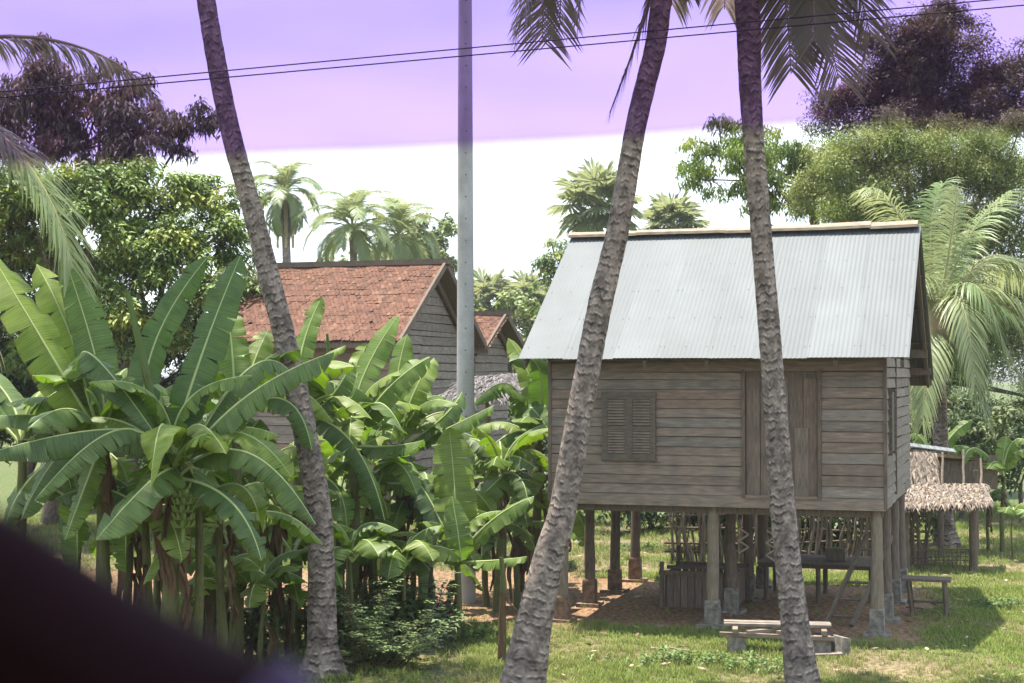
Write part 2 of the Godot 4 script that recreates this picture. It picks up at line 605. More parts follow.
# rows: [x0,y0,d0, x1,y1,d1, x2,y2,d2, width, facing, dl, dr, kind]; facing 0 = arching, lit from above, else turned towards the road by that share
func banana_table(parent: Node, z: float, rows: Array) -> void:
	for r in rows:
		var a := D(r[0], r[1], z + r[2])
		var m := D(r[3], r[4], z + r[5])
		var b := D(r[6], r[7], z + r[8])
		var face: float = r[10]
		var nrm := Vector3(r[14] if r.size() > 14 else 0.0, 1.0 - absf(face), face)
		if absf(face) > 0.95:
			nrm.y = 0.05
		banana_leaf(parent, a, m, b, r[9], nrm.normalized(), r[11], r[12], r[13], 0.1, rng.randi_range(4, 9) if face > 0.35 else rng.randi_range(7, 14))

func frond_mesh(a: Vector3, m: Vector3, b: Vector3, leaflet: float, n: int, sag: float, green: Material, wide := 0.035, spread := 0.75) -> ArrayMesh:
	var lf := MB.new()
	var rc := MB.new()
	var pts := []
	var rr := []
	for i in 17:
		var t := i / 16.0
		pts.append(bez(a, m, b, t))
		rr.append(lerpf(0.035, 0.006, t))
	rc.tube(pts, rr, 5)
	for i in n:
		var t := 0.14 + 0.86 * (i + R(-0.25, 0.25)) / n
		var o := bez(a, m, b, clampf(t, 0, 1))
		var T := bez_d(a, m, b, clampf(t, 0, 1))
		var S := T.cross(Vector3.UP)
		S = S.normalized() if S.length() > 0.05 else Vector3.RIGHT
		var N := S.cross(T).normalized()
		for side in [-1.0, 1.0]:
			var L := leaflet * (0.35 + 0.65 * sin(PI * clampf(0.12 + t * 0.78, 0, 1))) * R(0.8, 1.1)
			var dir: Vector3 = (S * side * spread + T * (0.35 + 0.55 * t) + N * R(0.0, 0.35)).normalized()
			var wv := dir.cross(N).normalized()
			var p := o
			var first := lf.v.size()
			var w := wide * R(0.8, 1.15)
			for k in 4:
				var f := k / 3.0
				var ww: float = w * [0.5, 1.0, 0.8, 0.06][k] * 0.5
				lf.vert(p - wv * ww, Vector2(0, f))
				lf.vert(p + wv * ww, Vector2(1, f))
				dir = (dir + Vector3.DOWN * sag * R(0.7, 1.3)).normalized()
				p += dir * L / 3.0
			for k in 3:
				var e := first + k * 2
				lf.quad(e, e + 1, e + 3, e + 2)
	var mesh := ArrayMesh.new()
	lf.surf(mesh, green)
	rc.surf(mesh, M.rachis)
	return mesh

func coco_trunk(parent: Node, pts: Array, radii: Array, sides := 20, step := 0.045) -> void:
	# a smooth path through the given points, ringed by leaf scars
	var mb := MB.new()
	var n := pts.size()
	var fine := []
	var fr := []
	var along := 0.0
	for i in n - 1:
		var p0: Vector3 = pts[maxi(i - 1, 0)]
		var p1: Vector3 = pts[i]
		var p2: Vector3 = pts[i + 1]
		var p3: Vector3 = pts[mini(i + 2, n - 1)]
		var k := maxi(2, int(p1.distance_to(p2) / step))
		for j in k:
			var t := float(j) / k
			fine.append(p1.cubic_interpolate(p2, p0, p3, t))
			along += p1.distance_to(p2) / k
			var ring := fposmod(along + 0.03 * sin(along * 7.0), 0.125) / 0.125
			fr.append(lerpf(radii[i], radii[i + 1], t) * (1.0 + 0.02 * (1.0 - ring) + 0.012 * sin(along * 23.0)))
	fine.append(pts[n - 1])
	fr.append(radii[n - 1])
	mb.tube(fine, fr, sides, true, 1.0)
	for i in mb.v.size():  # clefts and bumps round the stem
		var p := mb.v[i]
		var ring_i := mini(i / (sides + 1), fine.size() - 1)
		var o: Vector3 = fine[ring_i]
		mb.v[i] = o + (p - o) * (1.0 + 0.03 * noise.get_noise_3d(p.x * 90.0, p.y * 60.0, p.z * 90.0))
	mb_part(parent, "trunk", mb, M.coco_bark)

func crown_fronds(parent: Node, top: Vector3, count: int, length: float, leaflet: float, n: int, green: Array, lo := -45.0, hi := 75.0, start := 0.0, wide := 0.04, sag := 0.28) -> void:
	for k in count:
		var az := start + TAU * k * 0.381966
		var el := deg_to_rad(lerpf(hi, lo, pow((k + 0.5) / count, 0.9)) + R(-6, 6))
		var L := length * R(0.85, 1.1)
		var out := Vector3(cos(az), 0, sin(az))
		var mid := top + (out * cos(el) + Vector3.UP * sin(el)) * L * 0.52
		var el2 := el - deg_to_rad(R(40, 70))
		var tip := mid + (out * cos(el2) + Vector3.UP * sin(el2)) * L * 0.48
		part(parent, "frond", frond_mesh(top, mid, tip, leaflet, n, sag, M[green[rng.randi() % green.size()]], wide))

func leaf_clump(count: int, length: float, width: float, spread: float, hang: float) -> ArrayMesh:
	var mb := MB.new()
	for k in count:
		var az := TAU * k / count * 2.618 + R(-0.4, 0.4)
		var dir := Vector3(cos(az), R(-0.6, 0.5) - hang, sin(az)).normalized()
		var o := Vector3(R(-1, 1), R(-1, 1), R(-1, 1)) * spread
		var side := dir.cross(Vector3(R(-0.6, 0.6), 1, R(-0.6, 0.6))).normalized()
		var up := side.cross(dir)
		var L := length * R(0.75, 1.25)
		var W := width * R(0.8, 1.2)
		var e := mb.vert(o)
		mb.vert(o + dir * L * 0.45 + side * W * 0.5 + up * W * 0.15)
		mb.vert(o + dir * L + Vector3.DOWN * L * (0.1 + hang * 0.25))
		mb.vert(o + dir * L * 0.45 - side * W * 0.5 + up * W * 0.15)
		mb.vert(o + dir * L * 0.5)
		mb.tri(e, e + 1, e + 4)
		mb.tri(e + 4, e + 1, e + 2)
		mb.tri(e, e + 4, e + 3)
		mb.tri(e + 4, e + 2, e + 3)
	return mb.surf(ArrayMesh.new(), M.foliage)

# lobes: [px, py, rx, ry, share] seen from the road at that depth; each is filled with twig clusters and the trunk sends a limb to it
func leafy_tree(t: Node3D, base: Vector3, z: float, lobes: Array, clusters: float, per: int, cluster_r: float, mesh: Mesh, cols: Array, trunk_r: float, material: Material, deep := 0.7, fork := 0.45, loose := 1.0) -> void:
	var mid := Vector3.ZERO
	for l in lobes:
		mid += D(l[0], l[1], z)
	mid /= lobes.size()
	var fork_at := base.lerp(Vector3(lerpf(base.x, mid.x, 0.6), mid.y, mid.z), fork)
	var tb := MB.new()
	var pts := []
	var rr := []
	for i in 7:
		var q := i / 6.0
		pts.append(base.lerp(fork_at, q) + Vector3(sin(q * 6.0), 0, cos(q * 5.0)) * trunk_r * 0.35)
		rr.append(trunk_r * lerpf(1.25, 0.7, q))
	tb.tube(pts, rr, 9)
	var xfs := []
	var cc := []
	for l in lobes:
		var o := D(l[0], l[1], z + R(-1.0, 1.0) * (l[5] if l.size() > 5 else 0.8))
		var s: float = z / F
		var rad := Vector3(l[2] * s, l[3] * s, l[2] * s * deep)
		var lp := []
		var lr := []
		for i in 6:
			var q := i / 5.0
			lp.append(fork_at.lerp(o, q) + Vector3(sin(q * 7.0 + o.x), 0.35 * sin(q * PI), cos(q * 6.0 + o.y)) * 0.18)
			lr.append(lerpf(trunk_r * 0.45 * clampf(l[4] * 1.5, 0.12, 1.0), 0.02, q))
		tb.tube(lp, lr, 6)
		var nb := maxi(2, int(clusters * l[4]))
		for k in nb:
			# a bough: a flattened spray of leaf clumps whose rim hangs down
			var d := Vector3(rng.randfn(), rng.randfn() * 0.9 + 0.15, rng.randfn()).normalized() * pow(rng.randf(), 0.4) * R(0.8, 1.4)
			var c := o + d * rad
			var size: float = (minf(rad.x, rad.y) * R(0.2, 0.46) + 0.1) * loose
			var br := o.lerp(c, 0.2)
			tb.tube([br, br.lerp(c, 0.5) + Vector3(0, 0.08, 0), c], [0.03, 0.02, 0.008], 4, false)
			var tone: Color = cols[rng.randi() % cols.size()]
			var n := int(per * clampf(size / cluster_r, 0.5, 2.5))
			for j in n:
				var az := R(0, TAU)
				var q := sqrt(rng.randf())
				var off := Vector3(cos(az) * q, -0.55 * q * q + rng.randfn() * 0.22 * loose * loose, sin(az) * q) * size
				var b := Basis(Vector3.UP, R(0, TAU)).rotated(Vector3(R(-1, 1), 0, R(-1, 1)).normalized(), R(0, 0.6)).scaled(Vector3.ONE * R(0.7, 1.25))
				xfs.append(Transform3D(b, c + off))
				var f := R(0.75, 1.25)
				cc.append(Color(tone.r * f, tone.g * f, tone.b * f))
	mb_part(t, "trunk", tb, M.tree_bark)
	tag(copies(t, "crown", mesh, material, xfs, cc), "", "", "", "stuff")

func fan_palm(label: String, base: Vector3, top: Vector3, r: float, count: int, group := "") -> void:
	var t := thing("sugar_palm", label, "palm", base, 0.0, group)
	var h := top - base
	var tb := MB.new()
	tb.tube([Vector3.ZERO, h * 0.5 + Vector3(0.1, 0, 0), h], [0.35, 0.26, 0.24], 10)
	mb_part(t, "trunk", tb, M.tree_bark)
	for k in count:
		var az := TAU * k * 0.381966
		var el := deg_to_rad(lerpf(80, -45, (k + 0.5) / count) + R(-8, 8))
		var dir := Vector3(cos(az) * cos(el), sin(el), sin(az) * cos(el))
		var hub := h + dir * r * R(0.42, 0.55)
		var mb := MB.new()
		bar(mb, h, hub, 0.035, 5, 0.02)
		var side := dir.cross(Vector3.UP).normalized()
		var up := side.cross(dir).normalized()
		var L := r * R(0.45, 0.58)
		var ns := 22
		for s in ns:
			var a := deg_to_rad(lerpf(-135, 135, s / (ns - 1.0)))
			var d2 := (dir * cos(a) + side * sin(a) - up * 0.15 + Vector3.DOWN * R(0.0, 0.25)).normalized()
			var wv := (side * cos(a) - dir * sin(a)).normalized()
			var tilt := up * (0.05 if s % 2 else -0.05)
			var e := mb.vert(hub)
			mb.vert(hub + d2 * L * 0.6 + wv * 0.075 + tilt)
			mb.vert(hub + d2 * L * R(0.9, 1.05) + Vector3.DOWN * L * 0.12)
			mb.vert(hub + d2 * L * 0.6 - wv * 0.075 - tilt)
			mb.quad(e, e + 1, e + 2, e + 3)
		mb_part(t, "leaf", mb, M.fan_leaf)


# ---------- the stilt house ----------
func clapboards(wall: Node3D, x0: float, x1: float, y0: float, y1: float, exposure: float, family: String, split := 0.0) -> void:
	var y := y0
	while y < y1 - 0.02:
		var h := minf(exposure * R(0.94, 1.06), y1 - y)
		var lean := Basis(Vector3.RIGHT, R(-0.15, -0.09)) * Basis(Vector3.BACK, R(-0.006, 0.006) if family == "board" else R(-0.014, 0.014))
		var cuts := [x0, x1]
		if split > 0.0 and rng.randf() < split:
			cuts = [x0, lerpf(x0, x1, R(0.3, 0.7)), x1]
		for k in cuts.size() - 1:
			var a: float = cuts[k]
			var b: float = cuts[k + 1]
			bx(wall, "board", Vector3((a + b) / 2, y + h / 2, 0.012 + R(-0.003, 0.003)), Vector3(b - a - 0.004, h - (R(0.004, 0.010) if family == "board" else R(0.012, 0.024)), 0.022), M["%s%d" % [family if rng.randf() < 0.55 else "greyboard", rng.randi() % 5]], lean)
		y += h

func corrugated(w: float, len: float, period: float) -> ArrayMesh:  # x across, z down the slope from 0
	var mb := MB.new()
	var nx := int(w / period * 6)
	for k in 2:
		var first := mb.v.size()
		for i in nx + 1:
			for j in 5:
				var x := w * i / nx
				mb.vert(Vector3(x, 0.0027 * cos(TAU * x / period) - 0.0015 * k + 0.003 * sin(j * 1.7 + x * 2.0), len * j / 4.0), Vector2(x, j))
		for i in nx:
			for j in 4:
				var e := first + i * 5 + j
				if k == 0:
					mb.quad(e, e + 1, e + 6, e + 5)
				else:
					mb.quad(e, e + 5, e + 6, e + 1)
	return mb.surf(ArrayMesh.new(), M.zinc)

func make_stilt_house() -> void:
	var h := thing("stilt_house", "weathered plank house on stilts under a pale corrugated metal roof", "house", Vector3(5.26, 0, -22.6), -17.7)
	var W := 4.9
	var Dp := 5.0
	var fl := 1.79
	# front wall
	var front := node(h, "wall")
	clapboards(front, -W, -1.99, fl + 0.16, 3.74, 0.139, "board")
	clapboards(front, -0.914, 0.0, fl + 0.16, 3.74, 0.158, "board")
	clapboards(front, -W, 0.0, 3.745, 4.3, 0.15, "board")
	bx(front, "lining", Vector3(-(W + 1.99) / 2, 3.03, -0.035), Vector3(W - 2.0, 2.5, 0.02), M.plank3)
	bx(front, "lining", Vector3(-0.46, 3.03, -0.035), Vector3(0.9, 2.5, 0.02), M.plank3)
	bx(front, "sill_board", Vector3(-W / 2, fl + 0.075, 0.02), Vector3(W + 0.02, 0.165, 0.045), M.board2)
	bx(front, "corner_board", Vector3(0.012, 3.05, 0.012), Vector3(0.045, 2.5, 0.075), M.plank3)
	bx(front, "corner_board", Vector3(-W - 0.012, 3.05, 0.012), Vector3(0.05, 2.5, 0.075), M.plank1)
	# shuttered window
	var win := node(h, "window")
	var wx0 := -4.07
	var wx1 := -3.31
	var wy0 := 2.46
	var wy1 := 3.42
	for s in [[wx0, 0.05], [wx1, 0.05], [(wx0 + wx1) / 2, 0.06]]:
		bx(win, "frame", Vector3(s[0], (wy0 + wy1) / 2, 0.045), Vector3(s[1], wy1 - wy0 + 0.06, 0.07), M.shutter)
	for y in [wy0, wy1]:
		bx(win, "frame", Vector3((wx0 + wx1) / 2, y, 0.047), Vector3(wx1 - wx0 + 0.06, 0.05, 0.078), M.shutter)
	bx(win, "backing", Vector3((wx0 + wx1) / 2, (wy0 + wy1) / 2, 0.03), Vector3(wx1 - wx0, wy1 - wy0, 0.02), M.plank3)
	for s in 2:
		var cx := lerpf(wx0, wx1, 0.25 + 0.5 * s)
		var sh := node(win, "shutter")
		for e in [-1, 1]:
			bx(sh, "stile", Vector3(cx + e * 0.155, (wy0 + wy1) / 2, 0.058), Vector3(0.045, wy1 - wy0 - 0.06, 0.035), M.shutter)
		for y in [wy0 + 0.05, (wy0 + wy1) / 2 - 0.02, wy1 - 0.05]:
			bx(sh, "rail", Vector3(cx, y, 0.058), Vector3(0.27, 0.055, 0.033), M.shutter)
		for half in 2:
			for k in 9:
				var y := lerpf(wy0 + 0.1, wy0 + 0.425, k / 8.0) if half == 0 else lerpf(wy0 + 0.515, wy1 - 0.1, k / 8.0)
				bx(sh, "slat", Vector3(cx, y, 0.056), Vector3(0.265, 0.036, 0.009), M["board%d" % [0, 2, 2][k % 3]], Basis(Vector3.RIGHT, -0.7))
	# door of vertical planks
	var door := node(h, "door")
	bx(door, "opening", Vector3(-1.452, 2.9, -0.03), Vector3(1.07, 2.0, 0.02), M.plank3)
	for k in 5:
		var x := -1.99 + 0.03 + (k + 0.5) * 0.205
		bx(door, "plank", Vector3(x, 2.80 - 0.004 * k, -0.008 + R(-0.006, 0.006)), Vector3(0.196, 1.73, 0.024), M["plank%d" % k])
	bx(door, "plank", Vector3(-1.165, 2.45, 0.012), Vector3(0.2, 0.98, 0.016), M.plank2)
	bx(door, "frame", Vector3(-1.995, 2.85, 0.02), Vector3(0.05, 1.86, 0.075), M.plank3)
	bx(door, "frame", Vector3(-0.905, 2.85, 0.02), Vector3(0.05, 1.86, 0.075), M.plank3)
	bx(door, "threshold", Vector3(-1.45, 1.945, 0.03), Vector3(1.03, 0.045, 0.09), M.board1)
	# side, back walls
	var side := node(h, "wall")
	side.position = Vector3(0, 0, -Dp)
	side.rotation.y = PI / 2
	# in the side wall's own axes x runs from the back corner (-Dp..0 turned) to the front
	side.position = Vector3(0.0, 0, 0)
	clapboards(side, 0.0, 1.7, fl, 4.3, 0.155, "greyboard", 0.3)
	clapboards(side, 1.7, Dp, fl, 4.3, 0.155, "greyboard", 0.3)
	bx(side, "lining", Vector3(Dp / 2, 3.0, -0.035), Vector3(Dp - 0.1, 2.4, 0.02), M.plank3)
	for k in 10:  # gable boards, each shorter than the one below
		var y := 4.3 + k * 0.155
		var half := 2.45 * (1.0 - (y + 0.12 - 4.3) / 1.62)
		if half > 0.05:
			bx(side, "board", Vector3(2.5, y + 0.078, 0.012), Vector3(half * 2, 0.175, 0.022), M["greyboard%d" % (k % 5)], Basis(Vector3.RIGHT, -0.09))
	bx(side, "batten", Vector3(1.7, 3.0, 0.03), Vector3(0.05, 2.2, 0.03), M.plank3)
	var sw := node(h, "window")
	bx(sw, "shutter", Vector3(0.04, 3.02, -0.75), Vector3(0.03, 0.86, 0.62), M.shutter)
	for z in [-0.42, -1.08]:
		bx(sw, "frame", Vector3(0.045, 3.02, z), Vector3(0.06, 0.95, 0.05), M.shutter)
	var left := node(h, "wall")
	left.position = Vector3(-W, 0, -Dp)
	left.rotation.y = -PI / 2
	clapboards(left, 0.0, Dp, fl, 4.3, 0.155, "board")
	for k in 10:
		var y := 4.3 + k * 0.155
		var half := 2.45 * (1.0 - (y + 0.12 - 4.3) / 1.62)
		if half > 0.05:
			bx(left, "board", Vector3(2.5, y + 0.078, 0.012), Vector3(half * 2, 0.175, 0.022), M["board%d" % (k % 5)], Basis(Vector3.RIGHT, -0.09))
	var back := node(h, "wall")
	back.position = Vector3(0, 0, -Dp)
	back.rotation.y = PI
	clapboards(back, 0.0, W, fl, 4.3, 0.155, "board")
	# floor
	var floor_n := node(h, "floor")
	for k in 24:
		bx(floor_n, "plank", Vector3(-W + (k + 0.5) * W / 24, fl + 0.13, -Dp / 2), Vector3(W / 24 - 0.006, 0.03, Dp - 0.08), M["plank%d" % (k % 5)])
	for k in 9:
		bx(floor_n, "joist", Vector3(-W / 2, fl + 0.055, -0.3 - k * 0.55), Vector3(W - 0.1, 0.12, 0.06), M.darkpost)
	for z in [-0.16, -1.75, -3.4, -4.9]:
		bx(floor_n, "beam", Vector3(-W / 2, fl - 0.06, z), Vector3(W - 0.08, 0.11, 0.09), M.darkpost)
	# posts
	for r in 4:
		for c in 3:
			var x: float = [-4.77, -2.49, -0.13][c]
			var z: float = [-0.16, -1.75, -3.4, -4.9][r]
			var w := to_world(h, Vector3(x, 0, z))
			var g := ground_y(w.x, -w.z)
			var ped := R(0.36, 0.44)
			var pm: Material = M.stained_concrete if c == 0 else M.concrete
			var post := stick(h, "post", Vector3(x, g + ped - 0.02, z), Vector3(x + R(-0.02, 0.02), fl - 0.005, z), 0.092, M.post if r == 0 else M.plank1, 0.082, 0.01)
			var pd := MB.new()
			for k in 4:
				var a: float = [0.102, 0.104, 0.098, 0.09][k]
				var y: float = [-0.05, ped * 0.15, ped * 0.93, ped][k]
				for e in [[-1, -1], [1, -1], [1, 1], [-1, 1], [-1, -1]]:
					pd.vert(Vector3(x + e[0] * a, g + y, z - e[1] * a))
			for k in 3:
				for e in 4:
					var q := k * 5 + e
					pd.face(pd.v[q], pd.v[q + 1], pd.v[q + 6], pd.v[q + 5])
			pd.face(pd.v[15], pd.v[16], pd.v[17], pd.v[18])
			mb_part(post, "pedestal", pd, pm)
			bx(post, "footing", Vector3(x, g + 0.01, z), Vector3(R(0.34, 0.42), 0.07, R(0.34, 0.42)), pm, Basis(Vector3.UP, R(-0.1, 0.1)))
	# roof
	var ridge_z := -2.4
	var ridge_y := 6.0
	var fe := Vector2(0.55, 3.95)
	var be := Vector2(-5.8, 3.62)
	var rx0 := -W - 0.32
	var rx1 := 0.34
	var roof := node(h, "roof")
	for sl in 2:
		var e := fe if sl == 0 else be
		var run := absf(e.x - ridge_z)
		var len := sqrt(run * run + (ridge_y - e.y) * (ridge_y - e.y)) + 0.02
		var ang := atan2(ridge_y - e.y, run)
		var ns := 8
		var w := (rx1 - rx0) / ns
		var mesh := corrugated(w + 0.06, len, 0.0655)
		for k in ns:
			var b := Basis(Vector3.RIGHT, ang)
			var org := Vector3(rx0 + w * k - 0.03, ridge_y + 0.002 * (k % 2) + R(0, 0.004), ridge_z)
			if sl == 1:
				b = Basis(Vector3.UP, PI) * b
				org.x = rx1 - w * k + 0.03
			var o := part(roof, "roof_sheet", mesh, M["zinc%d" % [1, 0, 2, 1, 1, 0, 2, 0][k]], Transform3D(b * Basis(Vector3.UP, R(-0.003, 0.003)) * Basis.from_scale(Vector3(1, 1, R(0.994, 1.006))), org))
			if sl == 0:
				var nails := MB.new()
				for row in 5:
					for q in 3:
						nails.box(Vector3(0.08 + q * 0.31, 0.008, len * (0.06 + row * 0.215)), Vector3(0.011, 0.006, 0.011))
				mb_part(o, "nail_heads", nails, M.zinc)
		# rafters and purlins under the sheets
		for k in 7:
			var x := lerpf(rx0 + 0.06, rx1 - 0.06, k / 6.0)
			bx(roof, "rafter", Vector3(x, (ridge_y + e.y) / 2 - 0.13, (ridge_z + e.x) / 2), Vector3(0.05, 0.09, len - 0.1), M.darkpost, Basis(Vector3.RIGHT, ang if sl == 0 else -ang))
		for k in 5:
			var t := 0.06 + k * 0.22
			bx(roof, "purlin", Vector3((rx0 + rx1) / 2, lerpf(ridge_y, e.y, t) - 0.06, lerpf(ridge_z, e.x, t)), Vector3(rx1 - rx0 - 0.03, 0.035, 0.05), M.darkpost, Basis(Vector3.RIGHT, ang if sl == 0 else -ang))
	bx(roof, "tie_beam", Vector3(0.02, 4.06, -4.9), Vector3(0.6, 0.14, 0.1), M.darkpost)
	bx(roof, "tie_beam", Vector3(0.02, 3.76, -5.35), Vector3(0.66, 0.12, 0.1), M.darkpost)
	bx(roof, "tie_beam", Vector3(0.02, 4.2, -0.1), Vector3(0.6, 0.12, 0.1), M.darkpost)
	bx(roof, "fascia", Vector3((rx0 + rx1) / 2, be.y - 0.03, be.x + 0.02), Vector3(rx1 - rx0, 0.16, 0.03), M.darkpost)
	var cx0 := rx0 - 0.04
	for k in 7:
		var L: float = [1.15, 0.62, 0.85, 0.72, 0.85, 0.75, 0.72][k]
		var cap := MB.new()
		var thick := 0.02 if k < 5 else 0.04
		for i in 2:
			for q in [[-0.17, -0.075], [-0.16, -0.03], [-0.03, thick], [0.03, thick], [0.16, -0.03], [0.17, -0.075]]:
				cap.vert(Vector3(L * i, q[1] + (0.02 * i if k > 4 else 0.0), q[0]))
		for q in 5:
			cap.face(cap.v[q], cap.v[q + 1], cap.v[q + 7], cap.v[q + 6])
		cap.face(cap.v[6], cap.v[7], cap.v[10], cap.v[11])
		cap.face(cap.v[7], cap.v[8], cap.v[9], cap.v[10])
		cap.face(cap.v[5], cap.v[4], cap.v[1], cap.v[0])
		var o := mb_part(roof, "ridge_cap", cap, M.ridge_wood)
		o.position = Vector3(cx0, ridge_y + 0.045 + R(-0.008, 0.008), ridge_z)
		cx0 += L - 0.012

func to_world(n: Node3D, p: Vector3) -> Vector3:
	return n.transform * p

func in_house(x: float, z: float) -> Vector3:  # a ground point given in the stilt house's axes
	var p := Transform3D(Basis(Vector3.UP, deg_to_rad(-17.7)), Vector3(5.26, 0, -22.6)) * Vector3(x, 0, z)
	p.y = ground_y(p.x, -p.z)
	return p


# ---------- other buildings ----------
func tile_slope(parent: Node, a: Vector3, across: Vector3, down: Vector3, w: float, len: float) -> void:
	var mb := MB.new()
	var n := across.cross(down).normalized()
	if n.y < 0:
		n = -n
	# one clay tile: rounded lower end, slightly arched
	for k in 2:
		var y := 0.012 * (1 - k)
		var first := mb.v.size()
		var out := [[-0.044, 0.0], [-0.044, 0.085], [-0.028, 0.112], [0.0, 0.12], [0.028, 0.112], [0.044, 0.085], [0.044, 0.0]]
		for q in out:
			mb.vert(Vector3(q[0], y + 0.010 * cos(q[0] * 30.0), q[1]))
		for q in range(1, 6):
			if k == 0:
				mb.tri(first, first + q, first + q + 1)
			else:
				for e in 7:
					pass
		if k == 1:
			for q in 6:
				mb.face(mb.v[q], mb.v[first + q], mb.v[first + q + 1], mb.v[q + 1])
	var mesh := mb.surf(ArrayMesh.new(), M.tinted)
	var xfs := []
	var cc := []
	var rows := int(len / 0.085)
	var cols := int(w / 0.093)
	for r in rows:
		var sag := 0.02 * noise.get_noise_2d(r * 20.0, 3.0)
		for c in cols:
			if rng.randf() < 0.004:
				continue
			var o := a + across * (0.06 + c * 0.093 + (0.0465 if r % 2 else 0.0) + R(-0.006, 0.006)) + down * (r * 0.085 + R(-0.008, 0.008)) + n * (0.03 + sag + 0.03 * noise.get_noise_2d(c * 5.0, r * 5.0) + R(0, 0.008))
			var b := Basis(across, n, down) * Basis(Vector3.RIGHT, 0.075 + R(-0.02, 0.03)) * Basis(Vector3.UP, R(-0.04, 0.04))
			xfs.append(Transform3D(b, o))
			var f := R(0.75, 1.2)
			var base := Color(0.125, 0.062, 0.042)
			var pick := rng.randf() + noise.get_noise_2d(c * 4.0 + 40.0, r * 4.0) * 0.2
			if pick < 0.16:
				base = Color(0.095, 0.052, 0.038)
			elif pick > 0.93:
				base = Color(0.17, 0.092, 0.06)
			cc.append(Color(base.r * f, base.g * f, base.b * f))
	tag(copies(parent, "roof_tiles", mesh, M.tinted, xfs, cc), "", "", "", "stuff")

func tile_house(t: Node3D, w: float, dp: float, wall_y0: float, wall_y1: float, ridge: float, over: float, board_h := 0.19) -> void:
	# own axes: x from -w to 0 along the front, z from 0 at the front to -dp
	var rz := -dp / 2
	var slope := (ridge - wall_y1) / (dp / 2)
	var eave := wall_y1 - slope * over
	var run := dp / 2 + over
	var len := sqrt(run * run + (ridge - eave) * (ridge - eave))
	for s in 2:
		var sg := 1.0 if s == 0 else -1.0
		var down := Vector3(0, -(ridge - eave), sg * run).normalized()
		var roof := node(t, "roof")
		if s == 0:
			tile_slope(roof, Vector3(-w - 0.3, ridge, rz), Vector3.RIGHT, down, w + 0.75, len)
		else:
			tile_slope(roof, Vector3(0.45, ridge, rz), Vector3.LEFT, down, w + 0.75, len)
		var nrm := Vector3.RIGHT.cross(down).normalized()
		if nrm.y < 0:
			nrm = -nrm
		var basis := Basis(Vector3.RIGHT, nrm, Vector3.RIGHT.cross(nrm))
		var mid := Vector3(-w / 2 + 0.075, (ridge + eave) / 2, rz + sg * run / 2)
		bx(roof, "decking", mid - nrm * 0.03, Vector3(w + 0.7, 0.02, len - 0.04), M.darkpost, basis)
		bx(roof, "bargeboard", mid + Vector3(w / 2 + 0.33, 0, 0) + nrm * 0.035, Vector3(0.06, 0.13, len + 0.05), M.plank1, basis)
		bx(roof, "bargeboard", mid + Vector3(w / 2 + 0.02, -0.05, 0) - nrm * 0.1, Vector3(0.06, 0.12, len - 0.1), M.darkpost, basis)
		bx(roof, "eave_board", Vector3(-w / 2 + 0.075, eave - 0.06, rz + sg * (run - 0.03)), Vector3(w + 0.72, 0.1, 0.03), M.darkpost)
	bx(t, "ridge_board", Vector3(-w / 2 + 0.09, ridge + 0.08, rz), Vector3(w + 0.85, 0.12, 0.2), M.darkpost)
	var gable := node(t, "wall")
	gable.rotation.y = PI / 2
	clapboards(gable, 0.0, dp, wall_y0, wall_y1, board_h, "greyboard", 0.7)
	bx(gable, "lining", Vector3(dp / 2, (wall_y0 + wall_y1) / 2, -0.035), Vector3(dp - 0.1, wall_y1 - wall_y0, 0.02), M.plank3)
	var y := wall_y1
	while y < ridge - 0.1:
		var half := dp / 2 * (1.0 - (y + board_h * 0.6 - wall_y1) / (ridge - wall_y1))
		if half > 0.05:
			bx(gable, "board", Vector3(dp / 2, y + board_h / 2, 0.012), Vector3(half * 2, board_h - 0.012, 0.022), M["greyboard%d" % (rng.randi() % 5)], Basis(Vector3.RIGHT, -0.09) * Basis(Vector3.BACK, R(-0.008, 0.008)))
		y += board_h
	var front := node(t, "wall")
	clapboards(front, -w, 0.0, wall_y0, wall_y1, board_h, "board", 0.8)
	var back := node(t, "wall")
	bx(back, "panel", Vector3(-w / 2, (wall_y0 + wall_y1) / 2, -dp), Vector3(w, wall_y1 - wall_y0, 0.04), M.greyboard1)
	bx(back, "panel", Vector3(-w, (wall_y0 + wall_y1) / 2, -dp / 2), Vector3(0.04, wall_y1 - wall_y0, dp - 0.05), M.greyboard1)
	bx(t, "floor", Vector3(-w / 2, wall_y0 - 0.06, -dp / 2), Vector3(w, 0.1, dp), M.darkpost)
	for c in 3:
		for r in 3:
			stick(t, "post", Vector3(-w + 0.15 + c * (w - 0.3) / 2, -0.1, -0.15 - r * (dp - 0.3) / 2), Vector3(-w + 0.15 + c * (w - 0.3) / 2, wall_y0 - 0.1, -0.15 - r * (dp - 0.3) / 2), 0.1, M.darkpost)

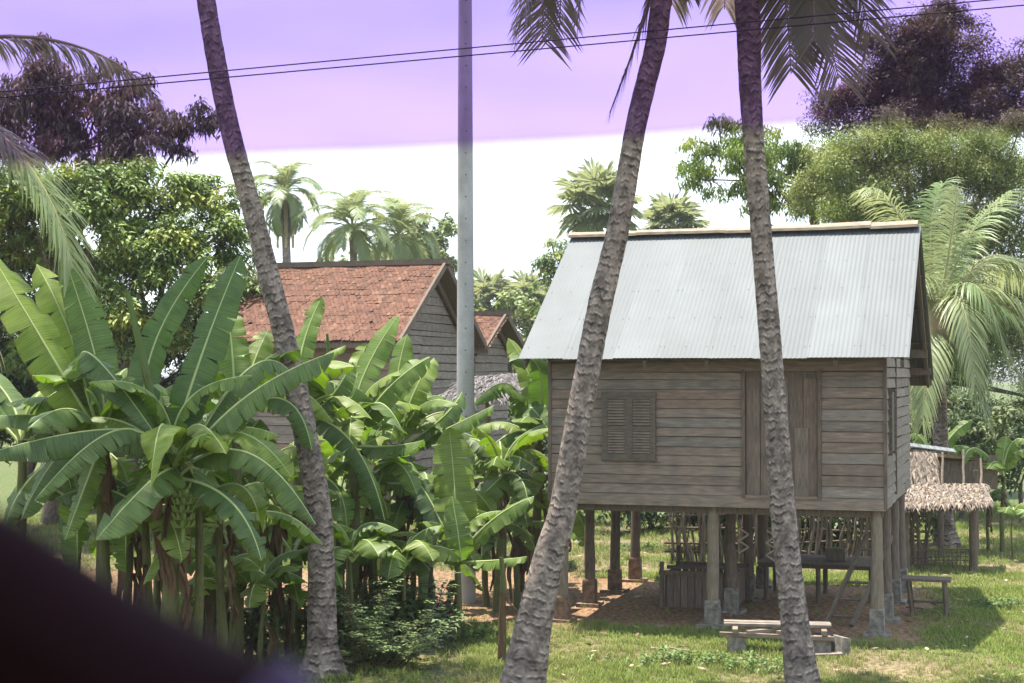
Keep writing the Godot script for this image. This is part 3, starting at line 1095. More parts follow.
func thatch(parent: Node, corners: Array, thick: float, n: int, cols: Array, strand: float) -> void:
	# corners: upper left, upper right, lower right, lower left; strands of dry leaf lie down the slope over a slab
	var slab := MB.new()
	var nrm: Vector3 = ((corners[3] - corners[0]) as Vector3).cross(corners[1] - corners[0]).normalized()
	if nrm.y < 0:
		nrm = -nrm
	var lo := []
	for c in corners:
		lo.append(c - nrm * thick)
	slab.face(corners[3], corners[2], corners[1], corners[0])
	slab.face(lo[0], lo[1], lo[2], lo[3])
	for i in 4:
		var j := (i + 1) % 4
		slab.face(corners[i], corners[j], lo[j], lo[i])
	mb_part(parent, "underlay", slab, M.dry_leaf)
	var s := MB.new()
	s.vert(Vector3(-0.5, 0, 0))
	s.vert(Vector3(0.5, 0, 0))
	s.vert(Vector3(0.6, 0.03, 0.5))
	s.vert(Vector3(-0.4, 0.03, 0.5))
	s.vert(Vector3(0.12, -0.02, 1.0))
	s.tri(0, 1, 2)
	s.tri(0, 2, 3)
	s.tri(3, 2, 4)
	var mesh := s.surf(ArrayMesh.new(), M.tinted)
	var xfs := []
	var cc := []
	for k in n:
		var u := rng.randf()
		var q := rng.randf()
		var p: Vector3 = (corners[0] as Vector3).lerp(corners[1], u).lerp((corners[3] as Vector3).lerp(corners[2], u), q)
		var down: Vector3 = ((corners[3] as Vector3).lerp(corners[2], u) - (corners[0] as Vector3).lerp(corners[1], u)).normalized()
		var side := down.cross(nrm).normalized()
		var b := Basis(side, nrm, down) * Basis(Vector3.UP, R(-0.4, 0.4)) * Basis(Vector3.RIGHT, R(-0.05, 0.18))
		xfs.append(Transform3D(b * Basis.from_scale(Vector3(R(0.02, 0.05), 1, strand * R(0.6, 1.3))), p + nrm * R(0.0, 0.05)))
		var c: Color = cols[rng.randi() % cols.size()]
		var f := R(0.55, 1.2)
		cc.append(Color(c.r * f, c.g * f, c.b * f))
	tag(copies(parent, "thatch", mesh, M.tinted, xfs, cc), "", "", "", "stuff")

func make_buildings() -> void:
	var t := thing("tiled_house", "grey plank house with a steep red clay tile roof behind the bananas", "house", Vector3((391 - 512) / F * 33.0, 0, -33.0), -17.7)
	tile_house(t, 3.7, 4.4, 1.5, 4.66, 6.1, 0.45)
	var a := thing("tiled_annex", "small tiled outbuilding with dark gable just right of the tall concrete pole", "outbuilding", Vector3((474 - 512) / F * 38.5, 0, -38.5), -17.7)
	tile_house(a, 1.6, 2.6, 1.2, 4.45, 5.15, 0.25, 0.2)
	var l := thing("thatched_lean_to", "low dark grey thatched lean-to roof seen right behind the concrete pole", "lean-to")
	thatch(l, [D(468, 378, 33.5), D(520, 374, 33.5), D(534, 394, 31.6), D(440, 402, 31.6)], 0.06, 1800, [Color(0.12, 0.11, 0.11), Color(0.17, 0.155, 0.15), Color(0.08, 0.075, 0.075)], 0.5)
	for px in [446, 488, 530]:
		stick(l, "post", G(px, 31.8), D(px, 399, 31.8), 0.05, M.darkpost)
	for px in [470, 518]:
		stick(l, "post", G(px, 33.4), D(px, 380, 33.4), 0.05, M.darkpost)
	# thatched shed behind the stilt house
	var s := thing("thatched_shed", "small thatched shed with open side standing beyond the stilt house", "shed")
	feet[l] = G(488, 32.5)
	feet[s] = G(935, 31.2)
	var straw := [Color(0.20, 0.155, 0.12), Color(0.26, 0.21, 0.165), Color(0.11, 0.085, 0.065), Color(0.18, 0.155, 0.13)]
	thatch(s, [D(880, 484, 31.3), D(984, 485, 31.3), D(988, 504, 30.0), D(880, 506, 30.0)], 0.1, 3600, straw, 0.32)
	thatch(s, [D(880, 446, 32.0), D(932, 449, 32.0), D(936, 487, 31.35), D(880, 487, 31.35)], 0.1, 2600, straw, 0.34)
	thatch(s, [D(984, 458, 33.0), D(880, 447, 32.05), D(880, 470, 34.0), D(980, 480, 34.0)], 0.08, 1200, straw, 0.34)
	bx(s, "ridge_sheet", D(930, 447.5, 32.0), Vector3(1.0, 0.02, 0.25), M.blue_tarp, Basis(Vector3.BACK, -0.13) * Basis(Vector3.RIGHT, 0.25))
	bx(s, "back_panel", D(965, 472, 32.9), Vector3(1.3, 0.7, 0.04), M.darkpost)
	for q in [[942, 452, 488], [963, 449, 488], [980, 458, 489]]:
		stick(s, "upright", D(q[0], q[2], 31.3), D(q[0], q[1], 31.5), 0.026, M.ridge_wood, 0.022, 0.02)
	stick(s, "post", G(972, 30.2) - Vector3(0, 0.05, 0), D(972, 503, 30.2), 0.085, M.darkpost, 0.075, 0.02)
	stick(s, "post", G(905, 30.2) - Vector3(0, 0.05, 0), D(905, 505, 30.2), 0.07, M.darkpost)
	for px in [890, 940, 975]:
		stick(s, "post", G(px, 32.6) - Vector3(0, 0.05, 0), D(px, 470, 32.6), 0.06, M.darkpost)
	stick(s, "eave_pole", D(876, 511, 30.15), D(976, 509, 30.15), 0.035, M.darkpost, 0.03, 0.02)
	stick(s, "eave_pole", D(876, 489, 31.3), D(984, 489, 31.3), 0.035, M.darkpost, 0.03, 0.02)
	# low woven fence under its eave
	var f := thing("woven_fence", "low dark fence of woven sticks below the thatched shed", "fence")
	feet[f] = G(930, 30.6)
	for k in 22:
		var px := 884.0 + k * 4.2
		stick(f, "stake", G(px, 30.6) - Vector3(0, 0.05, 0), G(px + R(-1, 1), 30.6) + Vector3(0, R(0.32, 0.5), R(-0.05, 0.05)), 0.013, M.plank4, 0.009, 0.01)
	for k in 5:
		stick(f, "rail", G(880, 30.62) + Vector3(0, 0.08 + k * 0.08, 0.015 * (k % 2)), G(974, 30.62) + Vector3(0, 0.08 + k * 0.08 + R(-0.03, 0.03), -0.015), 0.012, M.plank1, 0.01, 0.03)


# ---------- things under and around the house ----------
func make_yard() -> void:
	# concrete utility pole
	var pole := thing("utility_pole", "tall grey concrete utility pole rising beside the tiled house", "pole", G(466, 26.3))
	var mb := MB.new()
	var pts := []
	var rr := []
	for i in 13:
		pts.append(Vector3(-0.02 * i / 12.0, -0.2 + i * 0.95, 0))
		rr.append(lerpf(0.165, 0.105, i / 12.0))
	mb.tube(pts, rr, 20)
	mb_part(pole, "shaft", mb, M.pole_concrete)
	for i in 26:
		bx(pole, "bolt_hole", Vector3(R(-0.005, 0.005), 1.6 + i * 0.36, lerpf(0.165, 0.105, (1.8 + i * 0.36) / 11.4) - 0.012), Vector3(0.025, 0.025, 0.03), M.hole_shade)  # solid dark boxes in place of holes, their shade put into the colour
	# bench of planks on concrete blocks
	var bench := thing("plank_bench", "rough plank bench resting on concrete blocks in the grass before the house", "bench")
	var b0 := G(736, 21.5)
	var b1 := G(821, 21.4)
	feet[bench] = (b0 + b1) / 2
	var dir := (b1 - b0)
	dir.y = 0
	var turn := Basis(Vector3.UP, atan2(-dir.z, dir.x) - 0.06)
	bx(bench, "block", b0 + Vector3(0, 0.09, 0), Vector3(0.25, 0.26, 0.3), M.concrete, turn)
	bx(bench, "block", b1 + Vector3(0, 0.11, 0), Vector3(0.22, 0.3, 0.3), M.concrete, turn)
	bx(bench, "block", G(837, 21.35) + Vector3(0.0, 0.1, 0.0), Vector3(0.13, 0.28, 0.34), M.concrete, Basis(Vector3.UP, 0.4) * Basis(Vector3.BACK, -0.16))
	bx(bench, "plank", G(826, 21.15) + Vector3(-0.02, 0.03, 0.02), Vector3(0.42, 0.05, 0.16), M.board2, turn * Basis(Vector3.BACK, 0.06))
	var mid := (b0 + b1) / 2
	for k in 3:
		bx(bench, "plank", mid + turn * Vector3(0.0 + R(-0.04, 0.04), 0.365 + R(-0.006, 0.006), -0.30 + k * 0.13), Vector3(1.42, 0.035, 0.115), M["greyboard%d" % [2, 0, 1][k]], turn * Basis(Vector3.UP, R(-0.03, 0.03)))
	bx(bench, "rail", mid + turn * Vector3(-0.04, 0.25, 0.16), Vector3(1.5, 0.05, 0.06), M.board0, turn * Basis(Vector3.BACK, -0.02))
	bx(bench, "cross_piece", b0 + turn * Vector3(-0.02, 0.315, -0.1), Vector3(0.07, 0.06, 0.75), M.board2, turn)
	bx(bench, "cross_piece", b0 + turn * Vector3(0.38, 0.29, -0.02), Vector3(0.07, 0.05, 0.6), M.board2, turn * Basis(Vector3.UP, -0.9))
	bx(bench, "cross_piece", b0 + turn * Vector3(0.72, 0.29, -0.04), Vector3(0.07, 0.05, 0.5), M.board1, turn * Basis(Vector3.UP, -0.8))
	bx(bench, "cross_piece", b1 + turn * Vector3(0.02, 0.315, -0.1), Vector3(0.07, 0.06, 0.7), M.board1, turn)
	# wooden bin under the floor
	var bin := thing("plank_bin", "low wooden bin of upright planks standing under the stilt house", "bin", in_house(-3.05, -2.55), -17.7)
	for k in 9:
		bx(bin, "plank", Vector3(-0.45 + k * 0.115, 0.28, 0.62 + R(-0.008, 0.008)), Vector3(0.105, 0.55 + R(-0.03, 0.03), 0.025), M["plank%d" % (k % 5)])
		bx(bin, "plank", Vector3(-0.45 + k * 0.115, 0.28, -0.62), Vector3(0.105, 0.55, 0.025), M["plank%d" % (k % 5)])
	for k in 10:
		for e in [-1, 1]:
			bx(bin, "plank", Vector3(e * 0.53, 0.28, -0.54 + k * 0.12), Vector3(0.025, 0.55, 0.108), M["plank%d" % ((k + 2) % 5)])
	for e in [-1, 1]:
		bx(bin, "rail", Vector3(0, 0.56, e * 0.655), Vector3(1.24, 0.07, 0.05), M.darkpost)
		for q in [-1, 1]:
			bx(bin, "corner_post", Vector3(e * 0.575, 0.36 if q == 1 else 0.42, q * 0.66), Vector3(0.06, 0.74 if q == 1 else 0.88, 0.06), M.darkpost)
	bx(bin, "lid_board", Vector3(0.05, 0.6, 0.1), Vector3(1.3, 0.03, 0.3), M.plank3, Basis(Vector3.UP, 0.2))
	# slatted platform
	var bed := thing("bamboo_platform", "dark slatted sleeping platform on short legs beneath the house floor", "platform", in_house(-1.35, -3.9), -17.7)
	for k in 14:
		bx(bed, "slat", Vector3(0, 0.62 + R(-0.004, 0.004), -0.62 + k * 0.095), Vector3(1.95, 0.025, 0.075), M["plank%d" % (k % 5)])
	for e in [-1, 1]:
		bx(bed, "beam", Vector3(0, 0.57, e * 0.5), Vector3(1.9, 0.07, 0.06), M.darkpost)
		for q in [-1, 0, 1]:
			stick(bed, "leg", Vector3(q * 0.85, -0.03, e * 0.5), Vector3(q * 0.85, 0.55, e * 0.5), 0.04, M.darkpost)
	bx(bed, "stored_box", Vector3(0.25, 0.74, 0.1), Vector3(0.32, 0.2, 0.3), M.darkpost)
	# ladder leaning against the floor beam
	var lad := thing("wooden_ladder", "dark wooden ladder leaning to the right under the house", "ladder")
	var la := in_house(-0.75, -0.9)
	var lb := in_house(-0.25, -1.9) + Vector3(0, 1.25, 0)
	feet[lad] = la
	var acr := Vector3(0.3, 0, 0.1).normalized() * 0.19
	for e in [-1, 1]:
		var rail := MB.new()
		var dv := (lb - la).normalized()
		var sidev := acr.normalized()
		rail.box((la + lb) / 2 + acr * e, Vector3(0.045, 0.13, la.distance_to(lb)), Basis(sidev, dv.cross(sidev), dv))
		mb_part(lad, "rail", rail, M.darkpost)
	for k in 5:
		var c := la.lerp(lb, (k + 0.6) / 5.4)
		stick(lad, "rung", c - acr, c + acr, 0.02, M.plank1)
	# side bench
	var sb := thing("narrow_bench", "narrow dark wooden bench with crossed legs beside the right rear posts", "bench", in_house(0.42, -2.45), -17.7)
	for k in 3:
		bx(sb, "plank", Vector3(0.0, 0.55, -0.17 + k * 0.16), Vector3(0.74, 0.035, 0.15), M["plank%d" % [3, 1, 3][k]])
	for e in [-1, 1]:
		for q in [-1, 1]:
			stick(sb, "leg", Vector3(e * 0.25 + 0.05, -0.03, q * 0.16), Vector3(e * 0.27, 0.54, q * 0.16), 0.03, M.darkpost)
		stick(sb, "stretcher", Vector3(e * 0.27, 0.2, -0.17), Vector3(e * 0.27, 0.2, 0.17), 0.02, M.darkpost)
	stick(sb, "stretcher", Vector3(-0.27, 0.2, 0), Vector3(0.27, 0.2, 0), 0.02, M.darkpost)
	# pole fence behind the house
	var fn := thing("pole_fence", "dark fence of thin poles and rails behind the stilt house", "fence")
	feet[fn] = G(800, 31.4)
	for k in 120:
		var g := G(672 + k * 2.15 + R(-3, 3), 31.4 + R(-0.2, 0.2))
		stick(fn, "pole", g - Vector3(0, 0.05, 0), g + Vector3(R(-0.25, 0.25), R(0.7, 1.75), R(-0.1, 0.1)), R(0.015, 0.042), M["plank%d" % (k % 5)] if k % 3 else M.darkpost, 0.015, 0.05)
	for k in 7:
		stick(fn, "rail", G(664, 31.4) + Vector3(0, 0.2 + k * 0.21 + R(-0.1, 0.1), 0), G(930, 31.4) + Vector3(0, 0.2 + k * 0.21 + R(-0.12, 0.12), 0.0), 0.024, M.darkpost if k % 2 else M.plank3, 0.018, 0.06)
	# pale zigzag lattice
	for q in [[742, 0], [769, 1]]:
		var z := thing("zigzag_lattice", ["pale zigzag lattice strip left of its twin under the house", "pale zigzag lattice strip next to the palm trunk before the door, under the floor"][q[1]], "lattice", Vector3.ZERO, 0.0, "pale zigzag strips under the house")
		var y0: float = 528.0 + 2.0 * q[1]
		var prev := D(q[0] - 3, y0, 26.4)
		feet[z] = prev
		stick(z, "hanger", D(q[0] - 3, 500, 26.4), prev, 0.006, M.post)
		for k in 5 if q[1] else 4:
			var nx := D(q[0] + (6 if k % 2 == 0 else -4), y0 + (k + 1) * 6.2, 26.4 - 0.02 * k)
			stick(z, "slat", prev, nx, 0.016, M.pale_wood)
			prev = nx
	# cables overhead
	for k in 2:
		var a := [D(-700, 158, 16), D(450, 48.5, 16), D(1700, -66, 16)] if k == 0 else [D(-700, 160, 16), D(450, 56, 16), D(1700, -58, 16)]
		var cb := MB.new()
		var cp := []
		var cr := []
		for i in 41:
			cp.append(bez(a[0], a[1], a[2], i / 40.0))
			cr.append(0.0065)
		cb.tube(cp, cr, 6)
		tag(mb_part(self, "power_cable", cb, M.cable), ["thin dark overhead cable, upper of the two across the sky", "thin dark overhead cable, lower of the two across the sky"][k], "cable", "overhead cables")


# ---------- palms ----------
func palm_from(label: String, z: float, pix: Array, extra: Array) -> Node3D:
	var base := D(pix[0][0], pix[0][1], z)
	base.y = ground_y(base.x, z) - 0.05
	var t := thing("coconut_palm", label, "palm", base)
	var pts := []
	var rr := []
	for i in pix.size():
		var p := D(pix[i][0], pix[i][1], z) if i > 0 else base
		pts.append(p - base)
		rr.append(pix[i][2] / F * z * 0.5 / 1.03)
	for e in extra:
		pts.append(D(e[0], e[1], z) - base)
		rr.append(e[2] / F * z * 0.5)
	coco_trunk(t, pts, rr)
	return t

func frond_to(t: Node3D, z: float, f: Array, leaflet: float, n: int, sag: float, green: String, wide := 0.04, spread := 0.75, offset := Vector3.ZERO) -> void:
	# f: [x0,y0,d0, x1,y1,d1, x2,y2,d2]
	var o := t.position + offset
	part(t, "frond", frond_mesh(D(f[0], f[1], z + f[2]) - o, D(f[3], f[4], z + f[5]) - o, D(f[6], f[7], z + f[8]) - o, leaflet, n, sag, M[green], wide, spread))

func make_palms() -> void:
	var p1 := palm_from("leftmost tall leaning coconut palm trunk crossing the red tiled roof", 19.9, [[324, 674, 56], [323.5, 655, 38], [323, 640, 31.5], [322, 582, 28], [319, 511, 26], [307, 441, 24.5], [292.5, 370, 23], [275, 300, 22], [252, 211, 20.5], [232, 140, 20.5], [217, 70, 20], [205, 0, 19.5]], [[196, -70, 19], [188, -150, 19], [183, -230, 19]])
	crown_fronds(p1, D(183, -230, 19.9) - p1.position, 15, 3.6, 0.8, 60, ["frond", "frond", "frond_pale"], 10.0, 75.0, 0.4)
	var p2 := palm_from("coconut palm trunk leaning right across the left part of the metal roof", 18.4, [[520, 700, 52], [532, 632, 38], [548, 560, 32], [563, 507, 28], [582, 400, 26], [600, 306, 25], [618, 230, 23], [635, 132, 21.5], [645, 88, 21.5], [656, 44, 21.5], [662, 0, 21.5]], [[672, -60, 21], [682, -120, 21]])
	crown_fronds(p2, D(682, -120, 18.4) - p2.position, 14, 3.4, 0.8, 60, ["frond", "frond_pale"], 5.0, 75.0, 1.1)
	frond_to(p2, 18.4, [682, -120, 0, 575, -110, 0.2, 543, 42, 0.4], 0.85, 95, 0.10, "frond_deep", 0.03, 1.05)
	frond_to(p2, 18.4, [682, -120, 0, 590, -120, 0.8, 560, 30, 1.2], 0.85, 95, 0.12, "frond_deep", 0.03, 1.0)
	frond_to(p2, 18.4, [682, -120, 0, 575, -125, -0.4, 525, 15, -0.6], 0.75, 90, 0.14, "frond_deep", 0.03, 0.9)
	frond_to(p2, 18.4, [682, -120, 0, 615, -110, -0.5, 578, 18, -0.6], 0.55, 60, 0.3, "frond_deep", 0.035, 0.6)
	frond_to(p2, 18.4, [676, -90, 0.3, 648, 8, 0.45, 610, 112, 0.5], 0.45, 60, 0.5, "frond_dry", 0.04, 0.4)
	var p3 := palm_from("nearly upright coconut palm trunk passing in front of the plank door", 18.6, [[804, 697, 40], [795, 632, 29.5], [787, 560, 26.5], [780, 482, 26], [775, 405, 23.5], [767, 300, 22], [760, 213, 21.5], [754.5, 142, 21.5], [751, 85, 23], [750, 36, 25]], [[748, 0, 25], [747, -35, 22]])
	crown_fronds(p3, D(747, -35, 18.6) - p3.position, 12, 3.4, 0.8, 60, ["frond", "frond_pale"], 18.0, 78.0, 2.0)
	frond_to(p3, 18.6, [747, -35, 0, 795, -55, 0.3, 840, 78, 0.7], 1.05, 110, 0.12, "frond_deep", 0.03, 0.95)
	frond_to(p3, 18.6, [747, -35, 0, 800, -62, -0.5, 815, 40, -0.9], 0.85, 85, 0.16, "frond_deep", 0.036, 0.75)
	frond_to(p3, 18.6, [747, -35, 0, 778, -40, 0.6, 792, 72, 1.0], 0.95, 95, 0.12, "frond_deep", 0.03, 0.9)
	frond_to(p3, 18.6, [747, -35, 0, 822, -75, 0.0, 872, 35, 0.2], 0.9, 95, 0.14, "frond_deep", 0.03, 0.85)
	frond_to(p3, 18.6, [747, -35, 0, 705, -60, 0.5, 692, -8, 0.9], 0.5, 50, 0.3, "frond", 0.036, 0.7)
	# palm whose trunk stands left of the picture, only fronds reach in
	var p4 := palm_from("coconut palm at the left edge whose long fronds droop into view", 16.5, [[-190, 710, 40], [-180, 500, 30], [-165, 250, 28], [-155, 70, 27]], [])
	crown_fronds(p4, D(-155, 70, 16.5) - p4.position, 10, 2.2, 0.7, 55, ["frond", "frond_pale"], 50.0, 80.0, 2.4)
	frond_to(p4, 16.5, [-155, 70, 0, 30, 36, 0.3, 157, 96, 0.5], 0.5, 90, 0.6, "frond_deep", 0.034, 0.5)
	frond_to(p4, 16.5, [-155, 70, 0, -5, 130, -0.5, 72, 268, -0.8], 0.85, 95, 0.22, "frond_deep", 0.032, 0.8)
	frond_to(p4, 16.5, [-155, 70, 0, -20, 120, 0.3, 66, 240, 0.5], 0.75, 80, 0.35, "frond", 0.032, 0.55)
	frond_to(p4, 16.5, [-155, 70, 0, -70, 150, -0.3, -5, 350, -0.4], 0.6, 70, 0.4, "frond_dry", 0.03, 0.5)
	# coconut palm beyond the stilt house
	var p5 := palm_from("short coconut palm with full crown standing behind the right end of the house", 34.8, [[946, 545, 34], [944, 520, 17], [941, 460, 15], [939, 400, 15], [937, 325, 13]], [])
	var c5 := [[905, 225, -0.4, 868, 188, -0.6, "frond_pale"], [932, 235, 0.2, 944, 183, 0.4, "frond"], [968, 240, 0.1, 1012, 190, 0.5, "frond"], [952, 235, -0.3, 958, 188, -0.4, "frond_pale"], [985, 262, 0.2, 1045, 275, 0.2, "frond_pale"], [985, 300, -0.6, 1040, 345, -0.8, "frond"],
		[920, 275, -0.6, 906, 330, -0.9, "frond_pale"], [965, 330, -1.0, 985, 400, -1.4, "frond"], [928, 305, -1.0, 945, 395, -1.4, "frond_dry"], [895, 250, 0.6, 850, 260, 1.2, "frond"], [990, 270, 1.2, 1060, 310, 2.0, "frond"], [950, 255, 1.5, 970, 230, 3.0, "frond"], [915, 330, -0.5, 905, 390, -0.7, "frond_dry"], [975, 285, -1.0, 1010, 370, -1.4, "frond"], [960, 300, -1.3, 975, 385, -1.9, "frond_pale"], [1000, 255, 0.8, 1065, 330, 1.2, "frond"], [900, 280, -0.8, 882, 350, -1.0, "frond"], [958, 345, -1.2, 992, 432, -1.7, "frond"], [930, 340, -1.4, 922, 425, -1.9, "frond_pale"], [985, 320, -0.6, 1035, 415, -0.9, "frond"], [1000, 290, -0.3, 1065, 380, -0.5, "frond_pale"]]
	for f in c5:
		frond_to(p5, 34.8, [937, 325, 0, f[0], f[1], f[2], f[3], f[4], f[5]], 0.95, 80, 0.38, f[6], 0.036, 0.75)
	# far palms
	for q in [["slim coconut palm with a ragged crown above the tiled roof ridge", 284, 192, 92.0, 0.32, 24, 3.0, -65.0, 0.3], ["bushy coconut palm just right of the slim one over the tiled roof", 352, 228, 80.0, 0.25, 24, 3.1, -40.0, 1.0], ["bushy coconut palm beside the concrete pole over the tiled roof", 398, 236, 84.0, 0.25, 24, 3.1, -40.0, 2.2]]:
		var base := G(q[1] + 2.0, q[3])
		var t := thing("coconut_palm", q[0], "palm", base)
		var top := D(q[1], q[2], q[3]) - base
		coco_trunk(t, [Vector3.ZERO, top * 0.5 + Vector3(0.15, 0, 0), top], [q[4], q[4] * 0.8, q[4] * 0.7], 10, 0.3)
		crown_fronds(t, top, q[5], q[6], 0.8, 50, ["frond_deep", "frond_deep", "frond"], q[7], 82.0, q[8], 0.065, 0.2)
		if q[1] == 284:
			for k in 4:
				var d := Vector3([-0.5, 0.35, 0.1, -0.2][k], 0, 0.3)
				part(t, "frond", frond_mesh(top, top + d * 1.2 + Vector3(0, -1.0, 0), top + d * 1.6 + Vector3(0, -3.2, 0), 0.5, 24, 0.6, M.frond_dry, 0.12, 0.3))
	fan_palm("taller sugar palm with fan leaves behind the left palm on the metal roof", G(600, 80), D(598, 205, 80), 2.7, 30, "sugar palms over the metal roof")
	fan_palm("lower sugar palm with fan leaves showing just over the metal roof ridge", G(672, 84), D(672, 225, 84), 2.2, 26, "sugar palms over the metal roof")
	fan_palm("distant sugar palm right of the concrete pole among far trees", G(487, 95), D(487, 302, 95), 2.4, 22)
	fan_palm("distant sugar palm nearest the left edge of the metal roof", G(527, 95), D(527, 300, 95), 2.2, 22)


# ---------- trees and shrubs ----------
func make_trees() -> void:
	var broad := leaf_clump(10, 0.15, 0.06, 0.12, 0.35)
	var drop := leaf_clump(10, 0.17, 0.05, 0.13, 0.9)
	var fine := leaf_clump(16, 0.15, 0.05, 0.18, 0.25)
	var feather := leaf_clump(22, 0.11, 0.032, 0.22, 0.25)
	var far := leaf_clump(10, 0.4, 0.2, 0.25, 0.2)
	var lime := [Color(0.14, 0.205, 0.045), Color(0.18, 0.25, 0.055), Color(0.11, 0.17, 0.045), Color(0.26, 0.31, 0.065), Color(0.10, 0.15, 0.04)]
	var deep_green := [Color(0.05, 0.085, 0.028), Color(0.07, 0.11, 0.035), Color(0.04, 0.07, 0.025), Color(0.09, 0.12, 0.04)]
	var rusty := [Color(0.14, 0.15, 0.06), Color(0.11, 0.13, 0.05), Color(0.19, 0.155, 0.075), Color(0.10, 0.12, 0.05)]
	var olive := [Color(0.19, 0.24, 0.08), Color(0.22, 0.27, 0.095), Color(0.165, 0.215, 0.075), Color(0.24, 0.26, 0.11)]
	var t := thing("leafy_tree", "tall dark drooping tree filling the upper left behind the palm fronds", "tree", G(60, 40))
	var rel := func(n: Node3D, z: float, lobes, cl, per, cr, mesh, cols, tr, m, deep := 0.7, fork := 0.45, loose := 1.0):
		# built in world places, then moved under the thing's base
		var holder := Node3D.new()
		leafy_tree(holder, G(0, z) * 0.0 + n.position, z, lobes, cl, per, cr, mesh, cols, tr, m, deep, fork, loose)
		for c in holder.get_children():
			holder.remove_child(c)
			c.position -= n.position
			n.add_child(c, true)
		holder.free()
	rel.call(t, 40.0, [[30, 105, 60, 50, 1.0], [95, 110, 55, 48, 1.0], [150, 130, 45, 32, 0.6], [195, 122, 30, 24, 0.3], [-30, 120, 60, 50, 0.8], [35, 42, 14, 8, 0.05], [70, 150, 80, 30, 0.7], [120, 70, 34, 22, 0.25]], 21.0, 30, 0.5, drop, rusty, 0.35, M.foliage)
	t = thing("leafy_tree", "bright green broad-leaved tree behind the left banana plants", "tree", G(130, 36))
	rel.call(t, 36.0, [[70, 205, 55, 38, 1.0], [130, 195, 50, 34, 0.9], [190, 195, 42, 30, 0.7], [215, 235, 34, 28, 0.5], [150, 250, 60, 40, 1.0], [80, 270, 60, 45, 1.0], [30, 230, 40, 50, 0.7], [195, 285, 45, 32, 0.6], [120, 320, 70, 40, 0.9], [40, 340, 50, 50, 0.8], [10, 190, 50, 34, 0.8], [0, 280, 40, 50, 0.8]], 22.0, 40, 0.5, broad, lime, 0.3, M.foliage)
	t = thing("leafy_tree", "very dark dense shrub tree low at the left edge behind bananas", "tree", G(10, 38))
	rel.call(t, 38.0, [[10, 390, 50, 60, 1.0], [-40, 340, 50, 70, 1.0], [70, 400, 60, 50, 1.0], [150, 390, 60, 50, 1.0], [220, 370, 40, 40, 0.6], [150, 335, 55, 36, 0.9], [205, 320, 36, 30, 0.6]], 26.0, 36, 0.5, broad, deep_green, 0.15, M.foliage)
	t = thing("leafy_tree", "tall feathery tree in the upper right corner behind the palm frond", "tree", G(930, 52))
	rel.call(t, 52.0, [[930, 60, 42, 50, 1.0], [895, 95, 50, 34, 0.9], [985, 95, 40, 42, 0.6], [1030, 80, 34, 40, 0.5], [850, 110, 30, 28, 0.35], [945, 20, 28, 26, 0.4], [890, 45, 26, 24, 0.25], [940, 120, 70, 26, 0.7]], 36.0, 36, 0.55, fine, rusty, 0.3, M.foliage_soft, 0.7, 0.45, 1.25)
	t = thing("leafy_tree", "dense soft green tree mass right of the metal roof", "tree", G(950, 44))
	rel.call(t, 44.0, [[880, 165, 55, 36, 1.0], [950, 160, 60, 34, 1.0], [1015, 170, 50, 40, 0.8], [860, 205, 42, 34, 0.8], [930, 215, 70, 48, 1.2], [1010, 240, 50, 60, 1.0], [920, 290, 70, 60, 1.2], [1000, 330, 60, 60, 1.1], [930, 370, 70, 50, 1.0], [1030, 400, 50, 50, 0.8], [820, 195, 26, 26, 0.3], [890, 132, 34, 20, 0.3], [965, 128, 26, 18, 0.25], [1015, 132, 26, 20, 0.25], [838, 160, 24, 20, 0.22], [848, 235, 30, 26, 0.4]], 27.0, 40, 0.62, feather, olive, 0.3, M.foliage_soft, 0.7, 0.45, 1.12)
	t = thing("leafy_tree", "sparse light tree with hanging leaf sprays above the metal roof", "tree", G(868, 48))
	rel.call(t, 48.0, [[722, 150, 40, 30, 0.6], [745, 172, 30, 36, 0.5], [702, 178, 26, 26, 0.25], [785, 158, 38, 30, 0.55], [815, 188, 38, 32, 0.7], [782, 200, 30, 22, 0.35], [835, 160, 34, 34, 0.6], [728, 124, 18, 14, 0.12], [760, 140, 26, 20, 0.2]], 22.0, 26, 0.5, drop, lime, 0.18, M.foliage_soft, 0.7, 0.92)
	t = thing("leafy_tree", "pale shrub tree touching the left edge of the metal roof", "tree", G(560, 58))
	rel.call(t, 58.0, [[556, 262, 16, 34, 0.6], [570, 300, 26, 30, 0.6], [548, 320, 18, 24, 0.5]], 22.0, 26, 0.5, broad, lime, 0.15, M.foliage_soft)
	# far row of trees along the horizon
	var spots := [[455, 335, 40, 34, 90, "distant green tree directly behind the concrete pole"], [515, 328, 34, 34, 88, "distant green tree between the pole and the metal roof"], [425, 240, 26, 22, 96, "distant pale tree left of the pole above the tiled roof"], [590, 330, 50, 50, 92, "distant tree hidden largely behind the left roof edge"], [250, 290, 40, 40, 95, "distant tree low behind the tiled roof's left end"], [335, 300, 60, 40, 100, "distant tree low behind the middle of the tiled roof"]]
	for s in spots:
		t = thing("leafy_tree", s[5], "tree", G(s[0], s[4]), 0.0, "far trees along the horizon")
		rel.call(t, float(s[4]), [[s[0], s[1], s[2], s[3], 1.0], [s[0] - s[2] * 0.5, s[1] + s[3] * 0.8, s[2], s[3], 1.0], [s[0] + s[2] * 0.5, s[1] + s[3] * 0.9, s[2], s[3], 1.0]], 16.0, 20, 0.8, far, olive, 0.25, M.foliage_soft)
